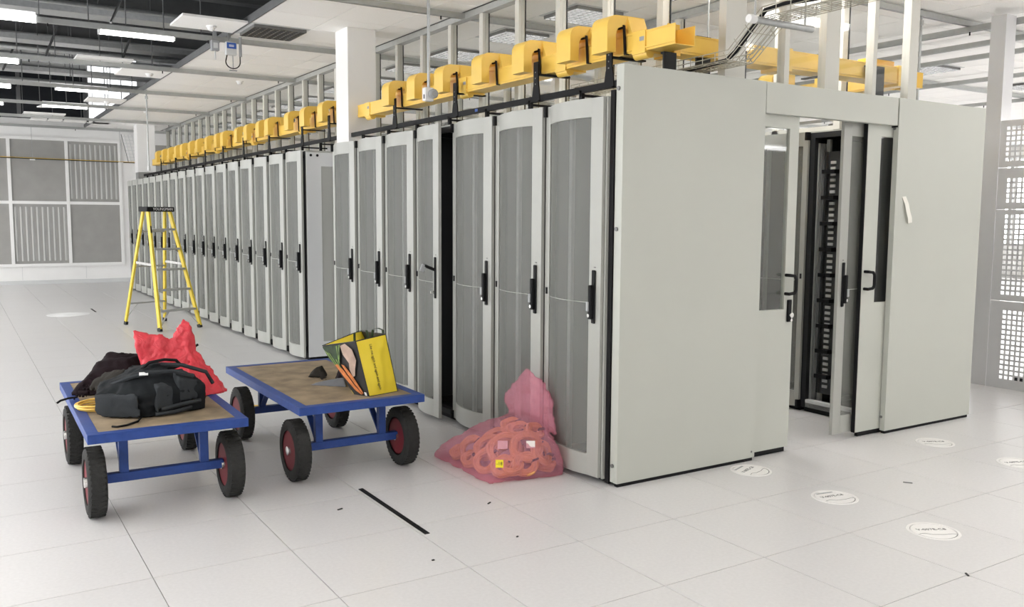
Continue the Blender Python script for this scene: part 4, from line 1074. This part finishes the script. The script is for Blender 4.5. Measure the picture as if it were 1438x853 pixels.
for a, b in ((A0, A3), (A1, A2), (A3, A2), (B3, A3), (A0, A1), (B3, BM), (BM, B2), (B2, A2)): MB().tube([a, (a+b)/2, b], .0035, 6).build('piping', M['bag_black'], sb)
strip('handle', [(-1.655,1.64,.77), (-1.648,1.66,.835), (-1.60,1.70,.845), (-1.545,1.72,.84), (-1.54,1.70,.79)], Vector((.018, .008, 0)), M['leafd'], sb)
strip('handle', [(-1.51,1.72,.79), (-1.50,1.73,.84), (-1.47,1.72,.85), (-1.455,1.68,.84), (-1.46,1.66,.80)], Vector((.018, .006, 0)), M['leafd'], sb)
# print on the black side: carrots, leaves and a pale shape, flat on the sheet
ex = (A0-B0); eu = (A3-A0)
def on_print(u, v):
    p = (B0*(1-u)+A0*u)*(1-v) + (B3*(1-u)+A3*u)*v
    n_ = ((A0-B0).cross(B3-B0)).normalized(); return p + n_*(.014+.012*math.sin(PI*u)*math.sin(PI*v))
def decal(name, poly, m):
    n = len(poly); c = (sum(p[0] for p in poly)/n, sum(p[1] for p in poly)/n)
    vs = [on_print(*c)] + [on_print(*p) for p in poly]
    return MB().add(vs, [(0, i+1, (i+1) % n + 1) for i in range(n)]).build(name, m, lp)
decal('printed_leaves', [(.02,.97),(.0,.70),(.12,.60),(.30,.62),(.48,.80),(.55,.97),(.3,.98)], M['leafd'])
for a, b in (((.10,.95),(.17,.60)), ((.45,.95),(.30,.62)), ((.55,.97),(.36,.70)), ((.04,.9),(.10,.6)), ((.25,.7),(.26,.52))):
    decal('printed_stalk', [(a[0]-.02,a[1]),(a[0]+.02,a[1]+.01),(b[0]+.015,b[1]),(b[0]-.015,b[1])], M['leaf'])
for pl in ([(.08,.60),(.2,.62),(.33,.5),(.5,.2),(.72,.03),(.62,.03),(.4,.1),(.18,.35)], [(.36,.60),(.46,.58),(.62,.36),(.8,.06),(.74,.04),(.56,.2),(.42,.42)]): decal('printed_carrot', pl, M['carrot'])
decal('printed_shape', [(.56,.95),(.72,.98),(.88,.86),(.92,.66),(.80,.50),(.72,.38),(.62,.36),(.60,.5),(.66,.62),(.56,.78)], M['skin'])
decal('printed_mark', [(.86,.02),(.98,.015),(.98,.075),(.86,.08)], M['letter'])
gn = ((A1-A0).cross(A3-A0)).normalized()
tpos = (A0*.62+A1*.38)*.5 + (A3*.62+A2*.38)*.5 + gn*.016
text_mesh('lettering', 'Use me again and again and again', .027, M['ink'], sb, frame_mat(tpos + Vector((0,0,.0)), (A0-A3)+(A1-A2), (A1-A0)), shear=.35, sx=.78)
# --- small soft things behind the shopping bag
tag(blob('grey_cap', [[(-1.80,2.05,ZD),(-1.62,1.86,ZD),(-1.58,2.02,ZD),(-1.70,2.12,ZD),(-1.66,2.0,.505),(-1.60,1.96,.515)]], M['cloth_grey'], .008, .004, 14, 3, None, seed=31, zmin=ZD), 'grey cloth cap lying behind the shopping bag', 'cap')
tag(blob('glove', [[(-1.72,2.30,ZD),(-1.62,2.22,ZD),(-1.56,2.36,ZD),(-1.66,2.42,ZD),(-1.65,2.3,.54),(-1.60,2.34,.545)],[(-1.70,2.16,ZD),(-1.64,2.14,ZD),(-1.62,2.24,.52),(-1.66,2.2,.53)]], M['cloth_olive'], .009, .008, 12, 3, None, seed=33, zmin=ZD), 'dark brown crumpled work glove near the trolley middle', 'glove')
tag(blob('pouch', [[(-1.62,2.02,ZD),(-1.53,1.98,ZD),(-1.52,2.14,ZD),(-1.58,2.18,ZD),(-1.57,2.08,.60),(-1.55,2.02,.585)]], M['cloth_brown'], .009, .006, 12, 3, None, seed=37, zmin=ZD), 'dark pouch standing between cap and shopping bag', 'pouch')
# --- pink bag of cable coils in front of the racks
pb = blob('plastic_bag', [[(-1.06,1.66,.0),(-1.08,1.62,.05),(-1.08,.98,.0),(-1.02,.95,.08),(-.60,.92,.0),(-.64,.90,.16),(-.62,1.32,.0),(-.70,1.45,.0),(-.66,1.38,.25),(-.96,1.05,.24),(-.80,1.10,.345),(-.66,1.08,.31),(-.88,1.38,.27),(-.70,1.25,.36),(-.98,1.5,.15),(-1.09,1.69,.0),(-1.08,1.68,.03),(-1.07,1.36,.19),(-1.06,1.14,.20),(-1.10,1.54,.11),(-1.04,1.0,.16)],
                          [(-.78,1.26,.32),(-.62,1.06,.25),(-.70,1.34,.30),(-.60,1.20,.34),(-.78,1.33,.43),(-.72,1.28,.50),(-.655,1.25,.615),(-.665,1.245,.62),(-.60,1.14,.52),(-.60,1.05,.40),(-.60,1.00,.22)]],
          M['pink_film'], .012, .014, 9, 3, None, stretch=(1.2, 1, 1), seed=41, zmin=.002)
pb.location.x = -.025
tag(pb, 'translucent pink bag of orange cables slumped against the racks', 'plastic bag')
def coil(c, r, nrm, label, n=9):
    o = thing('cable_coil', label, 'cable coil', c, 0, 'orange cable coils in the pink bag')
    q = Vector((0,0,1)).rotation_difference(Vector(nrm)); o.rotation_mode = 'QUATERNION'; o.rotation_quaternion = q
    for k in range(n):
        rr = r - .013*(k % 3); zz = -.013 + .013*(k//3)
        MB().tube([((rr+.004*math.sin(2*t+k*1.7))*math.cos(t)*1.06, (rr+.005*math.sin(3*t+k))*math.sin(t)*.92, zz+.007*math.sin(2*t+k*.7)+.004*math.sin(3*t)) for t in lin(0, 2*PI, 28)[:-1]], .0085, 6, True).build('cable_turn', M['orange'], o, smooth=True)
    MB().box(r-.03, r+.012, -.006, .006, -.022, .026).build('cable_tie', M['black'], o)
    return o
vc = (CAM - Vector((-.8, 1.2, .2))).normalized()
coils = [((-.92, 1.13, .155), .095, vc + Vector((0,0,.3)), 'orange cable coil facing front in the middle of the pink bag'), ((-.98, 1.42, .095), .075, vc + Vector((-.5,0,.2)), 'orange cable coil at the left end of the pink bag'),
         ((-.78, 1.18, .235), .07, vc + Vector((.2,0,1.6)), 'orange cable coil on top of the pink bag heap'), ((-.73, 1.01, .13), .078, vc + Vector((.9,0,.1)), 'orange cable coil at the right end of the pink bag'),
         ((-.93, 1.02, .075), .06, vc + Vector((0,0,1)), 'orange cable coil lowest in the front of the pink bag'), ((-.85, 1.33, .15), .085, vc + Vector((-.2,0,1)), 'orange cable coil at the back of the pink bag'), ((-.71, 1.12, .235), .055, vc + Vector((.6,0,.6)), 'small orange cable coil below the pink bag neck'),
         ((-.94, 1.28, .13), .08, vc + Vector((-.3,0,.8)), 'orange cable coil left of the front coil in the pink bag'), ((-.82, 1.04, .17), .095, vc + Vector((.4,0,.3)), 'orange cable coil right of the front coil in the pink bag'),
         ((-1.01, 1.54, .05), .042, vc + Vector((-.6,0,1)), 'small orange cable coil in the left tip of the pink bag'), ((-.84, 1.22, .10), .10, vc + Vector((0,0,2)), 'orange cable coil lying flat under the others in the pink bag'),
         ((-.97, 1.06, .07), .065, vc + Vector((0,0,.5)), 'orange cable coil at the front lower corner of the pink bag'), ((-.86, .99, .085), .07, vc + Vector((.3,0,.2)), 'orange cable coil low at the right front of the pink bag'),
         ((-.70, 1.02, .06), .06, vc + Vector((.5,0,1.2)), 'orange cable coil at the floor by the rack door in the pink bag'), ((-1.0, 1.20, .075), .075, vc + Vector((-.4,0,.4)), 'orange cable coil low on the left side of the pink bag'),
         ((-1.02, 1.36, .05), .05, vc + Vector((-.4,0,1)), 'orange cable coil low near the left tip of the pink bag'), ((-.78, 1.27, .245), .06, vc + Vector((0,0,1.5)), 'orange cable coil at the top back of the pink bag')]
for a in coils: coil(*a)
o = thing('cable_tag', 'yellow tag with black marks on a coil in the pink bag', 'tag', Vector((-1.04, .985, .115)) + vc*.06)
o.rotation_mode = 'QUATERNION'
tgm = frame_mat((0,0,0), AX_R, -AX_D + AX_F*.1)
me_ = MB().box(-.022, .022, -.022, .022, -.001, .001).build('plate', M['yellowtag'], o); me_.data.transform(tgm)
text_mesh('lettering', '-18', .026, M['ink'], o, tgm @ Matrix.Translation((0, 0, .0014)))
for k, (c, s_) in enumerate((((-.955, 1.09, .19), .03), ((-.83, .98, .20), .026))):
    q = MB().box(-s_, s_, -s_*.8, s_*.8, -.001, .001); me_ = q.build('cable_label', M['paper'], loc=c); me_.data.transform(tgm)
    tag(me_, ['white paper label inside the front coil of the pink bag', 'white paper label right of the front coil in the pink bag'][k], 'label')

# ------------------------------------------------------------------ step ladder
ld = thing('step_ladder', 'yellow fibreglass step ladder standing before the far racks', 'step ladder', (0,0,0))
fL, fR, bL, bR = Vector((-1.40, 8.93, 0)), Vector((-.845, 9.13, 0)), Vector((-1.66, 9.95, 0)), Vector((-1.105, 10.15, 0))
topc = Vector((-1.285, 9.52, 1.60)); ax = (fR-fL).normalized(); dp = (bL-fL); dp = (dp - ax*dp.dot(ax)).normalized()
tFL, tFR = topc - ax*.155 - dp*.05, topc + ax*.155 - dp*.05; tBL, tBR = topc - ax*.155 + dp*.06, topc + ax*.155 + dp*.06
for a, b, wd, nm in ((fL, tFL, .062, 'front_rail'), (fR, tFR, .062, 'front_rail'), (bL, tBL, .045, 'rear_rail'), (bR, tBR, .045, 'rear_rail')):
    rr = MB().bar(a+Vector((0,0,.03)), b, .028, wd, dp).build(nm, M['lad'], ld, bevel=.002)
    MB().bar(a, a+(b-a).normalized()*.05, .036, wd+.01, dp).build('foot', M['dark'], rr)
def at(a, b, z): t = z/1.6; return a+(b-a)*t
for k, z in enumerate((.26, .53, .80, 1.07, 1.33)):
    p, q = at(fL, tFL, z), at(fR, tFR, z)
    st_ = MB().bar(p+ax*.012, q-ax*.012, .085, .028).build('step', M['alu'], ld, bevel=.002)
for z in (.26,):
    for p, q in ((at(fL, tFL, .06)+ax*.015, (at(fL, tFL, .25)*.72+at(fR, tFR, .25)*.28)), (at(fR, tFR, .06)-ax*.015, (at(fR, tFR, .25)*.72+at(fL, tFL, .25)*.28))): MB().bar(p, q, .02, .01).build('step_brace', M['alu'], ld)
for z in (.30, .82, 1.30):
    MB().bar(at(bL, tBL, z), at(bR, tBR, z), .03, .02).build('rear_crossbar', M['alu'], ld)
for p, q in ((at(bL, tBL, .10), at(bL, tBL, .30)*.75+at(bR, tBR, .30)*.25), (at(bR, tBR, .10), at(bR, tBR, .30)*.75+at(bL, tBL, .30)*.25)): MB().bar(p, q, .014, .008).build('rear_brace', M['alu'], ld)
for a, b in (((fL, tFL), (bL, tBL)), ((fR, tFR), (bR, tBR))):
    p, q = at(*a, .86), at(*b, .88); MB().bar(p, q, .012, .032).build('spreader', M['chrome'], ld)
capm = MB()
hw, hd_ = .20, .11
capm.add([topc + ax*i*hw + dp*j*hd_ + Vector((0,0,z)) for z in (-.03, .035) for i, j in ((-1,-1),(1,-1),(1,1),(-1,1))], [(0,3,2,1),(4,5,6,7),(0,1,5,4),(1,2,6,5),(2,3,7,6),(3,0,4,7)])
cap = capm.build('top_cap', M['black'], ld, bevel=.006)
text_mesh('lettering', 'YOUNGMAN', .052, M['letter'], cap, frame_mat(topc - dp*(hd_+.0015) + Vector((.03*ax.x, .03*ax.y, .003)), ax, (0,0,1)), sx=.95)
MB().bar(at(fL, tFL, 1.18)-dp*.033-ax*.0, at(fL, tFL, 1.38)-dp*.033, .02, .002, dp).build('side_label', M['ink'], ld)
MB().bar(at(fL, tFL, .55)-dp*.033, at(fL, tFL, .80)-dp*.033, .02, .002, dp).build('side_label', M['letter'], ld); MB().bar(at(fL, tFL, .10)-dp*.033, at(fL, tFL, .34)-dp*.033, .022, .002, dp).build('side_label', M['letter'], ld)
# a yellow cable lying under the second trolley's far end
tag(MB().tube([(-2.35, 3.75, .008), (-2.1, 3.72, .008), (-1.8, 3.78, .008), (-1.55, 3.70, .008)], .008, 6).build('loose_cable', M['duct'], smooth=True), 'yellow cable lying on the floor beyond the second trolley', 'cable')
